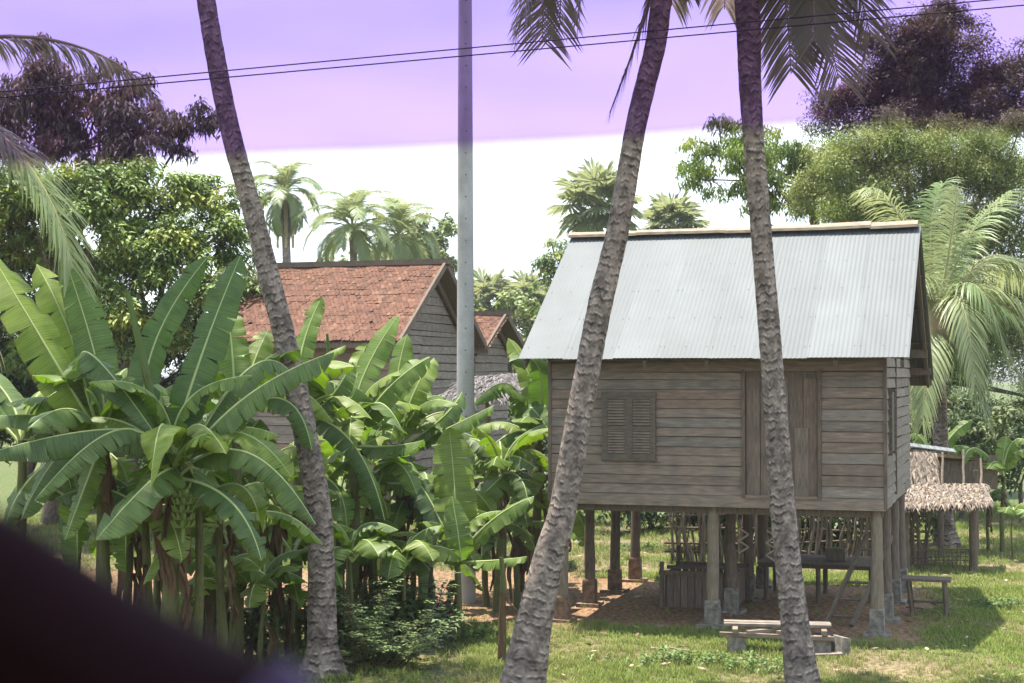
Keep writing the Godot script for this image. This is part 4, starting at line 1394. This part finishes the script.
	# undergrowth behind the houses
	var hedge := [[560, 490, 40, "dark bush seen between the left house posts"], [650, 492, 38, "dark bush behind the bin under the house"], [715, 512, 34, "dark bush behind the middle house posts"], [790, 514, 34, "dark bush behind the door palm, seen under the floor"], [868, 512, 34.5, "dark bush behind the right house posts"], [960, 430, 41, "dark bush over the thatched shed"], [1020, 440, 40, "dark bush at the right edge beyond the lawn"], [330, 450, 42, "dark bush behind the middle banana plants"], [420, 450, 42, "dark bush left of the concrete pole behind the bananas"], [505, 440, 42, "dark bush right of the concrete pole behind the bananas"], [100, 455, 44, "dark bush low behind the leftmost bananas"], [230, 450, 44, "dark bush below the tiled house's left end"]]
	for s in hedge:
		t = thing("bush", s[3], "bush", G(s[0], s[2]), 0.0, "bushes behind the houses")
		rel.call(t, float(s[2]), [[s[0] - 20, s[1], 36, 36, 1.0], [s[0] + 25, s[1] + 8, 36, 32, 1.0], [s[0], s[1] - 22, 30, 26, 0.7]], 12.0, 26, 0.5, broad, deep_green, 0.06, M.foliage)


# ---------- banana plants ----------
func clump_plant(label: String, z: float, px: float, top_py: float, r: float, rows: Array, fillers := 0, flen := 1.6, stems := [], dead := 3) -> Node3D:
	var t := thing("banana_plant", label, "banana plant", Vector3.ZERO, 0.0, "banana plants")
	var g := G(px, z)
	feet[t] = g
	banana_stem(t, g - Vector3(0, 0.05, 0), D(px + 2, top_py, z), r, dead)
	for s in stems:
		banana_stem(t, G(s[0], z + s[2]) - Vector3(0, 0.05, 0), D(s[0] + s[3], s[1] + 20, z + s[2]), r * 0.6, 3)
		filler_leaves(t, D(s[0] + s[3], s[1] + 26, z + s[2]), 5, 1.25, -15.0, 65.0, R(0, 6))
	banana_table(t, z, rows)
	if fillers:
		filler_leaves(t, D(px + 2, top_py + 6, z), fillers, flen)
	return t

func make_bananas() -> void:
	# the big clump on the left
	var a := clump_plant("largest banana plant at left with arching leaves and a green fruit bunch", 18.0, 172, 462, 0.15, [
		[168, 466, 0, 200, 360, 0.2, 240, 256, 0.5, 0.50, 0.85, 8, 34, 2, -0.35],
		[160, 466, 0, 148, 365, 0.3, 208, 256, 0.7, 0.40, 0.6, 35, 10, 2, 0.5],
		[182, 468, 0, 245, 398, -0.3, 334, 352, -0.2, 0.52, 0.15, 62, 60, 0],
		[182, 470, 0, 245, 372, 0.5, 290, 372, 1.0, 0.46, 0.2, 55, 55, 0],
		[180, 476, 0, 246, 452, -0.5, 316, 524, -0.8, 0.46, 0.12, 62, 66, 0],
		[168, 474, 0, 128, 430, -0.5, -20, 456, -0.7, 0.6, 0.12, 70, 66, 2],
		[160, 468, 0, 90, 422, 0.4, -20, 418, 0.6, 0.5, 0.1, 60, 62, 0],
		[176, 470, 0, 150, 482, -0.7, 97, 540, -1.0, 0.55, 0.45, 22, 26, 0],
		[165, 466, 0, 118, 430, -0.6, 36, 500, -0.9, 0.42, 0.3, 40, 45, 0],
		[172, 472, 0, 186, 446, -0.5, 207, 434, -0.9, 0.36, 0.4, 20, 40, 1],
		[175, 478, 0, 230, 500, -0.6, 262, 560, -0.9, 0.4, 0.3, 40, 40, 2],
		[170, 478, 0, 215, 440, 0.9, 238, 520, 1.5, 0.42, 0.2, 40, 40, 2]], 9, 1.55, [[196, 478, 0.4, 4], [150, 490, 0.6, -2], [128, 500, 0.9, 2], [222, 500, 0.9, 0]], 9)
	var sp := MB.new()
	sp.tube([D(163, 466, 18.0), D(148, 380, 18.05), D(127, 292, 18.2)], [0.035, 0.05, 0.03], 10)
	mb_part(a, "furled_leaf", sp, M.banana_leaf1)
	# fruit bunch
	var fb := MB.new()
	var f0 := D(184, 488, 17.75)
	for row in 6:
		for k in 9:
			var az := TAU * k / 9.0 + row * 0.3
			var out := Vector3(cos(az), 0, sin(az))
			var o := f0 + Vector3.DOWN * row * 0.085 + out * 0.03
			fb.tube([o, o + out * 0.07 + Vector3.UP * 0.01, o + out * 0.1 + Vector3.UP * 0.07], [0.014, 0.019, 0.008], 6)
	fb.tube([D(176, 470, 17.9), D(184, 484, 17.75), f0 + Vector3.DOWN * 0.6], [0.03, 0.03, 0.02], 7)
	mb_part(a, "fruit_bunch", fb, M.green_fruit)
	clump_plant("banana plant at far left with yellow-green backlit leaves", 18.5, 104, 432, 0.13, [
		[102, 436, 0, 99, 372, 0.2, 63, 255, 0.5, 0.52, 0.95, 10, 18, 0, -0.2],
		[100, 436, 0, 48, 350, -0.2, -12, 250, 0.2, 0.62, 0.7, 25, 20, 3, 0.45],
		[98, 436, 0, 74, 345, 0.4, 36, 264, 0.9, 0.5, 0.9, 20, 20, 3, 0.3],
		[102, 438, 0, 84, 352, -0.5, 154, 432, -0.9, 0.48, 0.35, 45, 30, 2],
		[106, 440, 0, 140, 385, 0.9, 175, 400, 1.5, 0.45, 0.3, 35, 35, 1],
		[100, 440, 0, 60, 455, -0.3, 22, 520, -0.4, 0.42, 0.4, 30, 30, 2],
		[104, 440, 0, 88, 480, -0.5, 66, 540, -0.8, 0.34, 0.4, 40, 40, 1],
		[98, 440, 0, 30, 480, 0.5, 5, 545, 0.8, 0.45, 0.5, 30, 30, 0]], 8, 1.4, [[128, 470, 0.5, 3], [76, 480, 0.6, 2]], 8)
	clump_plant("banana plant at the left edge, mostly dark drooping leaves", 19.2, 20, 440, 0.12, [
		[20, 445, 0, 10, 400, 0.4, -30, 360, 0.8, 0.5, 0.5, 30, 30, 0],
		[20, 445, 0, 45, 420, -0.3, 75, 500, -0.6, 0.45, 0.3, 45, 45, 2]], 6, 1.5, [], 5)
	clump_plant("banana plant between the big clump and the leftmost trunk", 20.2, 236, 410, 0.12, [
		[236, 414, 0, 232, 350, 0.2, 226, 306, 0.5, 0.42, 0.9, 12, 12, 1],
		[236, 414, 0, 255, 360, 0.2, 268, 330, 0.6, 0.38, 0.8, 15, 15, 3],
		[236, 416, 0, 285, 400, -0.4, 312, 450, -0.7, 0.42, 0.2, 50, 50, 0],
		[234, 418, 0, 262, 430, 0.8, 280, 500, 1.0, 0.42, 0.2, 50, 50, 2]], 8, 1.35, [[262, 440, 0.6, 2], [218, 450, 0.9, 0]], 8)
	clump_plant("banana plant growing right behind the leftmost palm trunk", 22.0, 296, 412, 0.12, [
		[296, 414, 0, 302, 350, 0.2, 322, 297, 0.5, 0.34, 0.85, 15, 25, 1, -0.3],
		[300, 416, 0, 328, 400, -0.3, 352, 362, -0.2, 0.4, 0.35, 45, 40, 0],
		[296, 416, 0, 350, 440, -0.3, 385, 520, -0.5, 0.44, 0.2, 50, 50, 2]], 9, 1.4, [[312, 450, 0.7, 3]], 7)
	var b := clump_plant("banana plant with tall torn leaves before the grey gable wall", 22.6, 352, 432, 0.13, [
		[352, 436, 0, 362, 380, 0.2, 398, 315, 0.5, 0.46, 0.7, 10, 28, 1, -0.45],
		[354, 440, 0, 385, 392, -0.3, 430, 357, -0.2, 0.46, 0.45, 25, 35, 1],
		[350, 436, 0, 356, 380, 0.5, 367, 344, 0.8, 0.36, 0.85, 15, 15, 3],
		[352, 438, 0, 330, 400, 0.3, 322, 410, 0.6, 0.4, 0.3, 40, 40, 0],
		[354, 446, 0, 392, 446, -0.5, 424, 440, -0.9, 0.4, 0.15, 50, 45, 0]], 8, 1.5, [[372, 460, 0.5, 3], [338, 470, 0.4, 2]], 8)
	var s2 := MB.new()
	s2.tube([D(334, 436, 22.6), D(331, 382, 22.6), D(327, 334, 22.7)], [0.03, 0.045, 0.02], 8)
	mb_part(b, "furled_leaf", s2, M.banana_leaf1)
	clump_plant("banana plant whose upright leaves overlap the gable's lower boards", 23.6, 398, 440, 0.12, [
		[398, 444, 0, 396, 390, 0.2, 407, 334, 0.5, 0.4, 0.85, 15, 15, 1, -0.2],
		[400, 446, 0, 412, 398, -0.2, 434, 358, 0.1, 0.46, 0.6, 10, 30, 3, -0.4],
		[402, 446, 0, 440, 420, -0.3, 462, 392, 0.0, 0.4, 0.3, 40, 40, 0],
		[402, 448, 0, 420, 404, 0.3, 446, 398, 0.7, 0.4, 0.4, 30, 30, 1],
		[402, 450, 0, 455, 425, -0.4, 494, 405, -0.6, 0.42, 0.15, 50, 48, 0]], 9, 1.5, [[420, 470, 0.6, 2], [386, 480, 0.5, 0]], 7)
	clump_plant("young banana plant with one glowing upright leaf near the pole", 22.4, 456, 545, 0.08, [
		[456, 552, 0, 455, 495, 0.2, 449, 428, 0.5, 0.62, 0.97, -4, -4, 3],
		[458, 560, 0, 460, 548, -0.3, 452, 496, -0.2, 0.4, 0.9, 6, 6, 1, 0.2],
		[460, 556, 0, 492, 520, -0.3, 534, 496, -0.3, 0.4, 0.35, 30, 40, 1],
		[460, 562, 0, 495, 560, -0.5, 527, 556, -0.8, 0.3, 0.3, 30, 30, 1],
		[454, 560, 0, 425, 552, -0.3, 400, 575, -0.5, 0.3, 0.3, 30, 30, 0],
		[455, 556, 0, 430, 500, 0.2, 412, 478, 0.4, 0.4, 0.7, 15, 15, 2, 0.3]], 3, 0.9, [], 2)
	clump_plant("banana plant at the left corner post of the stilt house", 27.0, 536, 440, 0.12, [
		[536, 444, 0, 538, 400, 0.3, 533, 345, 0.6, 0.42, 0.9, 10, 10, 1],
		[536, 444, 0, 532, 385, 0.2, 508, 338, 0.5, 0.42, 0.8, 15, 15, 3, 0.3],
		[535, 446, 0, 540, 372, -0.4, 509, 362, -0.8, 0.48, 0.6, 20, 25, 2],
		[534, 448, 0, 512, 386, -0.2, 472, 406, -0.4, 0.5, 0.2, 55, 50, 0],
		[538, 446, 0, 530, 408, -0.5, 552, 436, -0.9, 0.46, 0.6, 20, 20, 0],
		[534, 450, 0, 515, 432, -0.6, 471, 466, -1.0, 0.48, 0.3, 45, 45, 0],
		[536, 452, 0, 516, 446, -0.8, 484, 480, -1.3, 0.44, 0.4, 30, 30, 1]], 8, 1.5, [[520, 470, 0.5, 2], [548, 480, 0.3, 0]], 6)
	clump_plant("banana plant with pale broad leaves right of the concrete pole base", 25.2, 500, 470, 0.12, [
		[500, 476, 0, 498, 480, -0.4, 472, 504, -0.6, 0.5, 0.5, 20, 30, 0],
		[502, 474, 0, 512, 456, -0.3, 538, 470, -0.6, 0.44, 0.3, 40, 40, 0],
		[500, 472, 0, 478, 440, 0.2, 440, 430, 0.3, 0.44, 0.2, 50, 50, 0],
		[502, 474, 0, 520, 478, -0.5, 528, 506, -0.8, 0.42, 0.5, 30, 30, 2]], 8, 1.4, [[486, 500, 0.5, 0], [516, 500, 0.6, 0]], 6)
	clump_plant("banana plant in the shaded row right of the leftmost trunk", 23.2, 372, 500, 0.1, [], 8, 1.3, [[352, 520, 0.3, 2], [392, 530, 0.4, 1]], 6)
	clump_plant("banana plant behind the young one, in deep shade", 24.2, 428, 505, 0.1, [], 7, 1.3, [[412, 530, 0.4, 2]], 5)
	clump_plant("banana plant under the arching leaf left of the leftmost trunk", 20.8, 276, 500, 0.08, [], 7, 1.1, [[292, 530, 0.5, 1]], 5)
	clump_plant("banana plant low among the left clump's stems", 20.4, 212, 515, 0.08, [], 7, 1.0, [[232, 545, 0.4, 1]], 5)
	clump_plant("banana plant low behind the fruit bunch", 21.2, 158, 520, 0.08, [], 7, 1.1, [], 5)
	clump_plant("banana plant with drooping leaves below the gable", 24.8, 340, 470, 0.09, [], 7, 1.3, [], 5)
	clump_plant("banana plant behind the pole's foot, in shade", 27.2, 470, 480, 0.09, [], 7, 1.3, [], 4)
	clump_plant("banana sapling low in front of the leftmost trunk's left side", 20.0, 262, 585, 0.05, [], 7, 0.85, [], 1)
	clump_plant("banana sapling low under the fruiting plant's right stem", 19.6, 222, 580, 0.05, [], 7, 0.9, [], 1)
	clump_plant("banana sapling right beside the leftmost trunk, low down", 21.0, 350, 555, 0.05, [], 7, 0.9, [], 1)
	clump_plant("banana sapling behind the feathery shrub", 21.8, 402, 560, 0.05, [], 7, 0.9, [], 1)
	clump_plant("banana sapling in the dark gap left of the young glowing plant", 22.8, 430, 560, 0.05, [], 6, 0.9, [], 1)
	clump_plant("small dry-stemmed banana plant left of the house's front-left post", 28.6, 536, 520, 0.06, [], 5, 0.7, [], 4)
	clump_plant("young banana plant beside the thatched shed at the right edge", 33.0, 1001, 470, 0.07, [
		[1001, 474, 0, 1003, 455, 0, 1006, 436, 0.2, 0.36, 0.9, 10, 10, 3],
		[1001, 474, 0, 975, 448, -0.2, 962, 466, -0.3, 0.32, 0.3, 40, 40, 1],
		[1001, 474, 0, 1015, 440, -0.2, 1038, 452, -0.4, 0.34, 0.3, 40, 40, 1]], 3, 0.9, [], 2)
	clump_plant("banana sapling left of the young plant beside the shed", 33.6, 986, 500, 0.05, [], 5, 0.7, [], 1)
	clump_plant("lowest banana sapling at the right edge of the lawn", 32.0, 1010, 510, 0.03, [], 4, 0.5, [], 0)
	clump_plant("banana plant peeping over the shed roof beside the house wall", 36.0, 935, 470, 0.1, [
		[935, 474, 0, 948, 440, 0, 972, 420, 0.2, 0.4, 0.5, 30, 30, 1],
		[935, 474, 0, 922, 440, 0, 908, 436, 0.2, 0.4, 0.5, 30, 30, 1]], 4, 1.3, [], 2)
	clump_plant("banana plant with a leaf showing low between the left house posts", 30.5, 560, 505, 0.09, [
		[560, 508, 0, 575, 528, -0.3, 590, 545, -0.5, 0.4, 0.5, 20, 20, 1]], 5, 1.1, [], 3)

func make_low_plants() -> void:
	# feathery shrub below the bananas
	var clump := leaf_clump(14, 0.05, 0.026, 0.05, 0.1)
	var t := thing("feathery_shrub", "small feathery shrub with flat leaf sprays right of the leftmost trunk", "shrub", G(385, 20.6))
	var sb := MB.new()
	var xfs := []
	var cc := []
	for k in 30:
		var az := R(0, TAU)
		var el := deg_to_rad(R(10, 70))
		var L := R(0.6, 1.3)
		var o := Vector3(R(-0.3, 0.3), 0, R(-0.2, 0.2))
		var d := Vector3(cos(az) * cos(el), sin(el), sin(az) * cos(el))
		var tip := o + d * L
		sb.tube([o, o.lerp(tip, 0.5) + Vector3(0, 0.08, 0), tip], [0.012, 0.008, 0.004], 5, false)
		for j in 14:
			var q := 0.3 + 0.7 * j / 13.0
			var p := o.lerp(tip, q) + Vector3(R(-0.14, 0.14), 0.05 + R(-0.03, 0.03), R(-0.14, 0.14))
			xfs.append(Transform3D(Basis(Vector3.UP, R(0, TAU)).scaled(Vector3(1.3, 0.5, 1.3) * R(0.8, 1.3)), p))
			var f := R(0.7, 1.3)
			cc.append(Color(0.16 * f, 0.215 * f, 0.09 * f))
	mb_part(t, "stems", sb, M.tree_bark)
	tag(copies(t, "foliage", clump, M.foliage_soft, xfs, cc), "", "", "", "stuff")
	var broadleaf := leaf_clump(9, 0.13, 0.06, 0.07, 0.3)
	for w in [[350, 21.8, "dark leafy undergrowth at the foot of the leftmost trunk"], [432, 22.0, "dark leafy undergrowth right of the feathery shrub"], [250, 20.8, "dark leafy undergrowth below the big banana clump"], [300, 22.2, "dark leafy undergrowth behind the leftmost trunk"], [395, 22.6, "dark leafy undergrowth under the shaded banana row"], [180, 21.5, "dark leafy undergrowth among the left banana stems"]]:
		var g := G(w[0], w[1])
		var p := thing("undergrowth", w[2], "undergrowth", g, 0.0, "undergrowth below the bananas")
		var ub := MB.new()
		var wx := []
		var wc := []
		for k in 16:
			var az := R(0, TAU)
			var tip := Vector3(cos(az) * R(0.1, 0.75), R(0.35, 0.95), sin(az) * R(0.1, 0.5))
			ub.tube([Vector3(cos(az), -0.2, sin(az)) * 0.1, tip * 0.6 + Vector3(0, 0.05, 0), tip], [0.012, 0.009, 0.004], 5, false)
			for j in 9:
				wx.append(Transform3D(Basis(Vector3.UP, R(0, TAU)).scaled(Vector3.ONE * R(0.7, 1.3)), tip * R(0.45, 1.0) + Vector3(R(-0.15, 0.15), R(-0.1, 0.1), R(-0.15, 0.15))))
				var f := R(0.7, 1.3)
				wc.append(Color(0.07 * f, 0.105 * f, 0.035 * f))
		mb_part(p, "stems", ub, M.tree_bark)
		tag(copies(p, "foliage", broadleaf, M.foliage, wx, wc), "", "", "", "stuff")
	# cut stump with a sprouting leaf
	var st := thing("cut_stem", "thin broken banana stem standing in grass beside the middle palm", "stump", G(502, 20.6))
	stick(st, "stem", Vector3(0, -0.05, 0), Vector3(0.02, 0.95, 0), 0.06, M.dry_leaf, 0.04, 0.02)
	stick(st, "sprout", Vector3(0.02, 0.9, 0), Vector3(-0.01, 1.35, 0), 0.045, M.banana_stem, 0.03, 0.01)
	stick(st, "dry_stalk", Vector3(0.03, 0.85, 0), Vector3(0.26, 0.6, 0.05), 0.015, M.dry_leaf, 0.006, 0.02)
	# weeds
	var weed := leaf_clump(12, 0.09, 0.045, 0.05, -0.2)
	for w in [[675, 20.6, 0.5, "leafy weed patch left of the plank bench"], [745, 20.3, 0.55, "leafy weed patch before the bench's left block"], [560, 30.5, 0.4, "weed patch behind the left row of house posts"], [640, 34.0, 0.5, "weed patch on the sunny grass seen between the left posts"], [1000, 25.5, 0.5, "weed patch on the sunny lawn near the right edge"], [470, 22.6, 0.5, "weed patch around the young banana's foot"]]:
		var g := G(w[0], w[1])
		var p := thing("weed_patch", w[3], "weeds", g, 0.0, "weeds in the grass")
		var wx := []
		var wc := []
		for k in 70:
			var o := Vector3(rng.randfn() * w[2] * 0.5, 0, rng.randfn() * w[2] * 0.4)
			o.y = ground_y(g.x + o.x, -(g.z + o.z)) - g.y + R(0.0, 0.14)
			wx.append(Transform3D(Basis(Vector3.UP, R(0, TAU)).scaled(Vector3.ONE * R(0.4, 0.85)), o))
			var f := R(0.7, 1.3)
			wc.append(Color(0.11 * f, 0.17 * f, 0.045 * f))
		tag(copies(p, "foliage", weed, M.foliage, wx, wc), "", "", "", "stuff")
	# grass
	var tuft := MB.new()
	for k in 8:
		var az := TAU * k / 8.0 + R(-0.4, 0.4)
		var o := Vector3(R(-1, 1), 0, R(-1, 1)) * 0.05
		var d := Vector3(cos(az), 0, sin(az)) * R(0.02, 0.06)
		var side := Vector3(-sin(az), 0, cos(az)) * 0.0045
		var hgt := R(0.05, 0.1)
		var e := tuft.vert(o - side)
		tuft.vert(o + side)
		tuft.vert(o + d * 0.4 + Vector3.UP * hgt * 0.6 + side * 0.8)
		tuft.vert(o + d * 0.4 + Vector3.UP * hgt * 0.6 - side * 0.8)
		tuft.vert(o + d * 1.1 + Vector3.UP * hgt)
		tuft.quad(e, e + 1, e + 2, e + 3)
		tuft.tri(e + 3, e + 4, e + 2)
	var tmesh := tuft.surf(ArrayMesh.new(), M.grass)
	xfs = []
	cc = []
	for zone in [[-0.6, 10.5, 17.8, 30.0, 42000, 0.8], [-13.0, 15.0, 26.0, 46.0, 26000, 1.15], [-8.0, 0.0, 18.5, 28.0, 6000, 0.9]]:
		for k in zone[4]:
			var x := R(zone[0], zone[1])
			var z := R(zone[2], zone[3])
			var w := noise.get_noise_2d(x * 20.0 + 99.0, z * 20.0)
			if rng.randf() < dirt_at(x, z) * 0.985 or rng.randf() < 0.15 + w * 1.3:
				continue
			var s: float = R(0.6, 1.25) * zone[5]
			xfs.append(Transform3D(Basis(Vector3.UP, R(0, TAU)).scaled(Vector3(s * 1.2, s * (1.0 + noise.get_noise_2d(x * 30.0, z * 30.0) * 0.6), s * 1.2)), Vector3(x, ground_y(x, z) - 0.006, -z)))
			var f := R(0.75, 1.2)
			var c := Color(0.195, 0.245, 0.062).lerp(Color(0.30, 0.26, 0.13), clampf(R(-0.4, 0.6) + w * 1.2, 0, 1))
			cc.append(Color(c.r * f, c.g * f, c.b * f))
	tag(copies(self, "grass", tmesh, M.grass, xfs, cc), "short patchy green grass covering the yard around the house", "grass", "", "stuff")
	# dry leaf litter
	var lf := MB.new()
	for q in [[-0.05, 0, 0], [0, 0.012, -0.022], [0.06, 0.02, 0], [0, 0.006, 0.022]]:
		lf.vert(Vector3(q[0], q[1], q[2]))
	lf.quad(0, 1, 2, 3)
	var lmesh := lf.surf(ArrayMesh.new(), M.tinted)
	xfs = []
	cc = []
	for k in 1500:
		var x := R(-7.0, 11.0)
		var z := R(18.0, 33.0)
		if noise.get_noise_2d(x * 25.0 + 7.0, z * 25.0) < R(-0.35, 0.25):
			continue
		var b := Basis(Vector3.UP, R(0, TAU)) * Basis(Vector3.RIGHT, R(-0.5, 0.5))
		xfs.append(Transform3D(b.scaled(Vector3.ONE * R(0.5, 1.5)), Vector3(x, ground_y(x, z) + R(0.02, 0.06), -z)))
		var f := R(0.6, 1.2)
		var c: Color = [Color(0.32, 0.24, 0.165), Color(0.24, 0.155, 0.085), Color(0.36, 0.29, 0.21), Color(0.16, 0.09, 0.06)][rng.randi() % 4]
		cc.append(Color(c.r * f, c.g * f, c.b * f))
	tag(copies(self, "leaf_litter", lmesh, M.tinted, xfs, cc), "dry fallen leaves scattered over the grass and bare earth", "leaf litter", "", "stuff")
	# fallen sticks by the right of the house
	var k0 := 0
	for q in [[905, 25.3, 962, 24.6, "long pale fallen stick in the house's shadow on the right"], [930, 25.8, 958, 24.9, "short fallen stick crossing the shaded grass beside the narrow bench"], [985, 23.6, 1005, 23.2, "broken branch lying on the sunlit lawn at right"], [650, 21.6, 690, 21.4, "thin dry stalk lying in the grass left of the bench"]]:
		var s := stick(self, "fallen_stick", G(q[0], q[1]) + Vector3(0, 0.03, 0), G(q[2], q[3]) + Vector3(0, 0.035, 0), 0.018, M.ridge_wood, 0.01, 0.02)
		tag(s, q[4], "stick", "fallen sticks")
		k0 += 1


# ---------- the bus the view is taken from ----------
func make_bus() -> void:
	var b := thing("bus", "bus whose violet-tinted side window and dark seat frame the view", "bus", Vector3(0, 1.5, 0))
	var off := Vector3(0, -1.5, 0)
	var wz := -0.75
	# window: clear pane, with a violet sun band along its upper part whose lower edge dips to the left
	var pane := MB.new()
	pane.face(Vector3(-2.2, 3.25, wz - 0.012) + off, Vector3(2.2, 3.25, wz - 0.012) + off, Vector3(2.2, 4.25, wz - 0.012) + off, Vector3(-2.2, 4.25, wz - 0.012) + off)
	var win := mb_part(b, "window", pane, M.clear_glass)
	var band := MB.new()
	var edge := [[-4000, 178], [-1200, 172], [0, 164], [190, 157], [400, 149], [600, 139], [800, 124], [910, 122], [1024, 130], [1400, 126], [2500, 118], [5200, 110]]
	var lo := []
	for e in edge:
		lo.append(Vector2((e[0] - 512.0) / F * 0.75, EYE - (e[1] - HZ) / F * 0.75))
	for i in edge.size() - 1:
		for k in 2:
			var z := wz if k == 0 else wz - 0.005
			var p := [Vector3(lo[i].x, lo[i].y, z) + off, Vector3(lo[i + 1].x, lo[i + 1].y, z) + off, Vector3(lo[i + 1].x, 4.25, z) + off, Vector3(lo[i].x, 4.25, z) + off]
			if k == 0:
				band.face(p[0], p[1], p[2], p[3])
			else:
				band.face(p[3], p[2], p[1], p[0])
		band.face(Vector3(lo[i].x, lo[i].y, wz - 0.005) + off, Vector3(lo[i + 1].x, lo[i + 1].y, wz - 0.005) + off, Vector3(lo[i + 1].x, lo[i + 1].y, wz) + off, Vector3(lo[i].x, lo[i].y, wz) + off)
	var last: Vector2 = lo[edge.size() - 1]
	band.face(Vector3(last.x, last.y, wz) + off, Vector3(last.x, last.y, wz - 0.005) + off, Vector3(last.x, 4.25, wz - 0.005) + off, Vector3(last.x, 4.25, wz) + off)
	band.face(Vector3(lo[0].x, lo[0].y, wz - 0.005) + off, Vector3(lo[0].x, lo[0].y, wz) + off, Vector3(lo[0].x, 4.25, wz) + off, Vector3(lo[0].x, 4.25, wz - 0.005) + off)
	band.face(Vector3(lo[0].x, 4.25, wz) + off, Vector3(last.x, 4.25, wz) + off, Vector3(last.x, 4.25, wz - 0.005) + off, Vector3(lo[0].x, 4.25, wz - 0.005) + off)
	tag(mb_part(win, "tint_band", band, M.violet_glass), "translucent violet sun band along the top of the window")
	# body round it, out of the picture
	bx(b, "side_panel", Vector3(0, 2.72, wz - 0.02) + off, Vector3(5.2, 1.05, 0.05), M.bus_paint)
	bx(b, "roof_rail", Vector3(0, 4.32, wz - 0.02) + off, Vector3(5.2, 0.13, 0.06), M.bus_paint)
	for x in [-2.25, 2.25]:
		bx(b, "pillar", Vector3(x, 3.75, wz - 0.02) + off, Vector3(0.09, 1.0, 0.05), M.bus_paint)
	bx(b, "roof", Vector3(0, 4.42, 0.35) + off, Vector3(5.2, 0.05, 2.3), M.bus_paint)
	bx(b, "wall", Vector3(0, 3.3, 1.5) + off, Vector3(5.2, 2.2, 0.05), M.bus_paint)
	bx(b, "floor", Vector3(0, 2.3, 0.35) + off, Vector3(5.2, 0.1, 2.3), M.rubber)
	for x in [-1.9, 1.9]:
		for z in [-0.45, 1.2]:
			var wh := MB.new()
			wh.tube([Vector3(x, 0.46, z - 0.14), Vector3(x, 0.46, z - 0.11), Vector3(x, 0.46, z + 0.11), Vector3(x, 0.46, z + 0.14)], [0.42, 0.47, 0.47, 0.42], 24)
			mb_part(b, "wheel", wh, M.rubber)
	# seat beside the camera: rounded shoulder of its back
	var seat := MB.new()
	var outline := [[-0.30, 3.700], [-0.22, 3.692], [-0.165, 3.668], [-0.138, 3.652], [-0.112, 3.6355], [-0.086, 3.622], [-0.070, 3.615], [-0.062, 3.606], [-0.058, 3.58], [-0.06, 3.3], [-0.08, 2.8], [-0.1, 2.36]]
	var zc := -0.47
	for r in 5:
		var z: float = [-0.07, -0.055, 0.0, 0.055, 0.07][r]
		var inset: float = [0.05, 0.012, 0.0, 0.012, 0.05][r]
		for p in outline:
			seat.vert(Vector3(p[0] - inset * 0.6, p[1] - inset * 0.8, zc + z) + off)
		for k in range(outline.size() - 1, -1, -1):
			var p: Array = outline[k]
			seat.vert(Vector3(-0.60 - p[0] + inset * 0.6, p[1] - inset * 0.8, zc + z) + off)
	var cnt := outline.size() * 2
	for r in 4:
		for k in cnt:
			var e := r * cnt + k
			var e2 := r * cnt + (k + 1) % cnt
			seat.quad(e, e + cnt, e2 + cnt, e2)
	for r in [0, 4]:
		var m := seat.vert(Vector3(-0.30, 3.3, zc + (-0.07 if r == 0 else 0.07)) + off)
		for k in cnt:
			if r == 4:
				seat.tri(m, r * cnt + (k + 1) % cnt, r * cnt + k)
			else:
				seat.tri(m, r * cnt + k, r * cnt + (k + 1) % cnt)
	var so := mb_part(b, "seat_back", seat, M.seat_cloth)
	tag(so, "dark blurred rounded seat back in the lower left corner")
	var pip := MB.new()
	pip.tube([Vector3(-0.076, 3.600, zc + 0.02) + off, Vector3(-0.0635, 3.611, zc + 0.02) + off, Vector3(-0.056, 3.60, zc + 0.02) + off, Vector3(-0.052, 3.5, zc + 0.02) + off], [0.008, 0.01, 0.01, 0.01], 10)
	mb_part(so, "piping", pip, M.seat_piping)


func _ready() -> void:
	rng.seed = 11
	make_view()
	make_materials()
	make_ground()
	make_stilt_house()
	make_buildings()
	make_trees()
	make_palms()
	make_bananas()
	make_yard()
	make_low_plants()
	make_bus()
	for t in feet:
		rebase(t, feet[t])
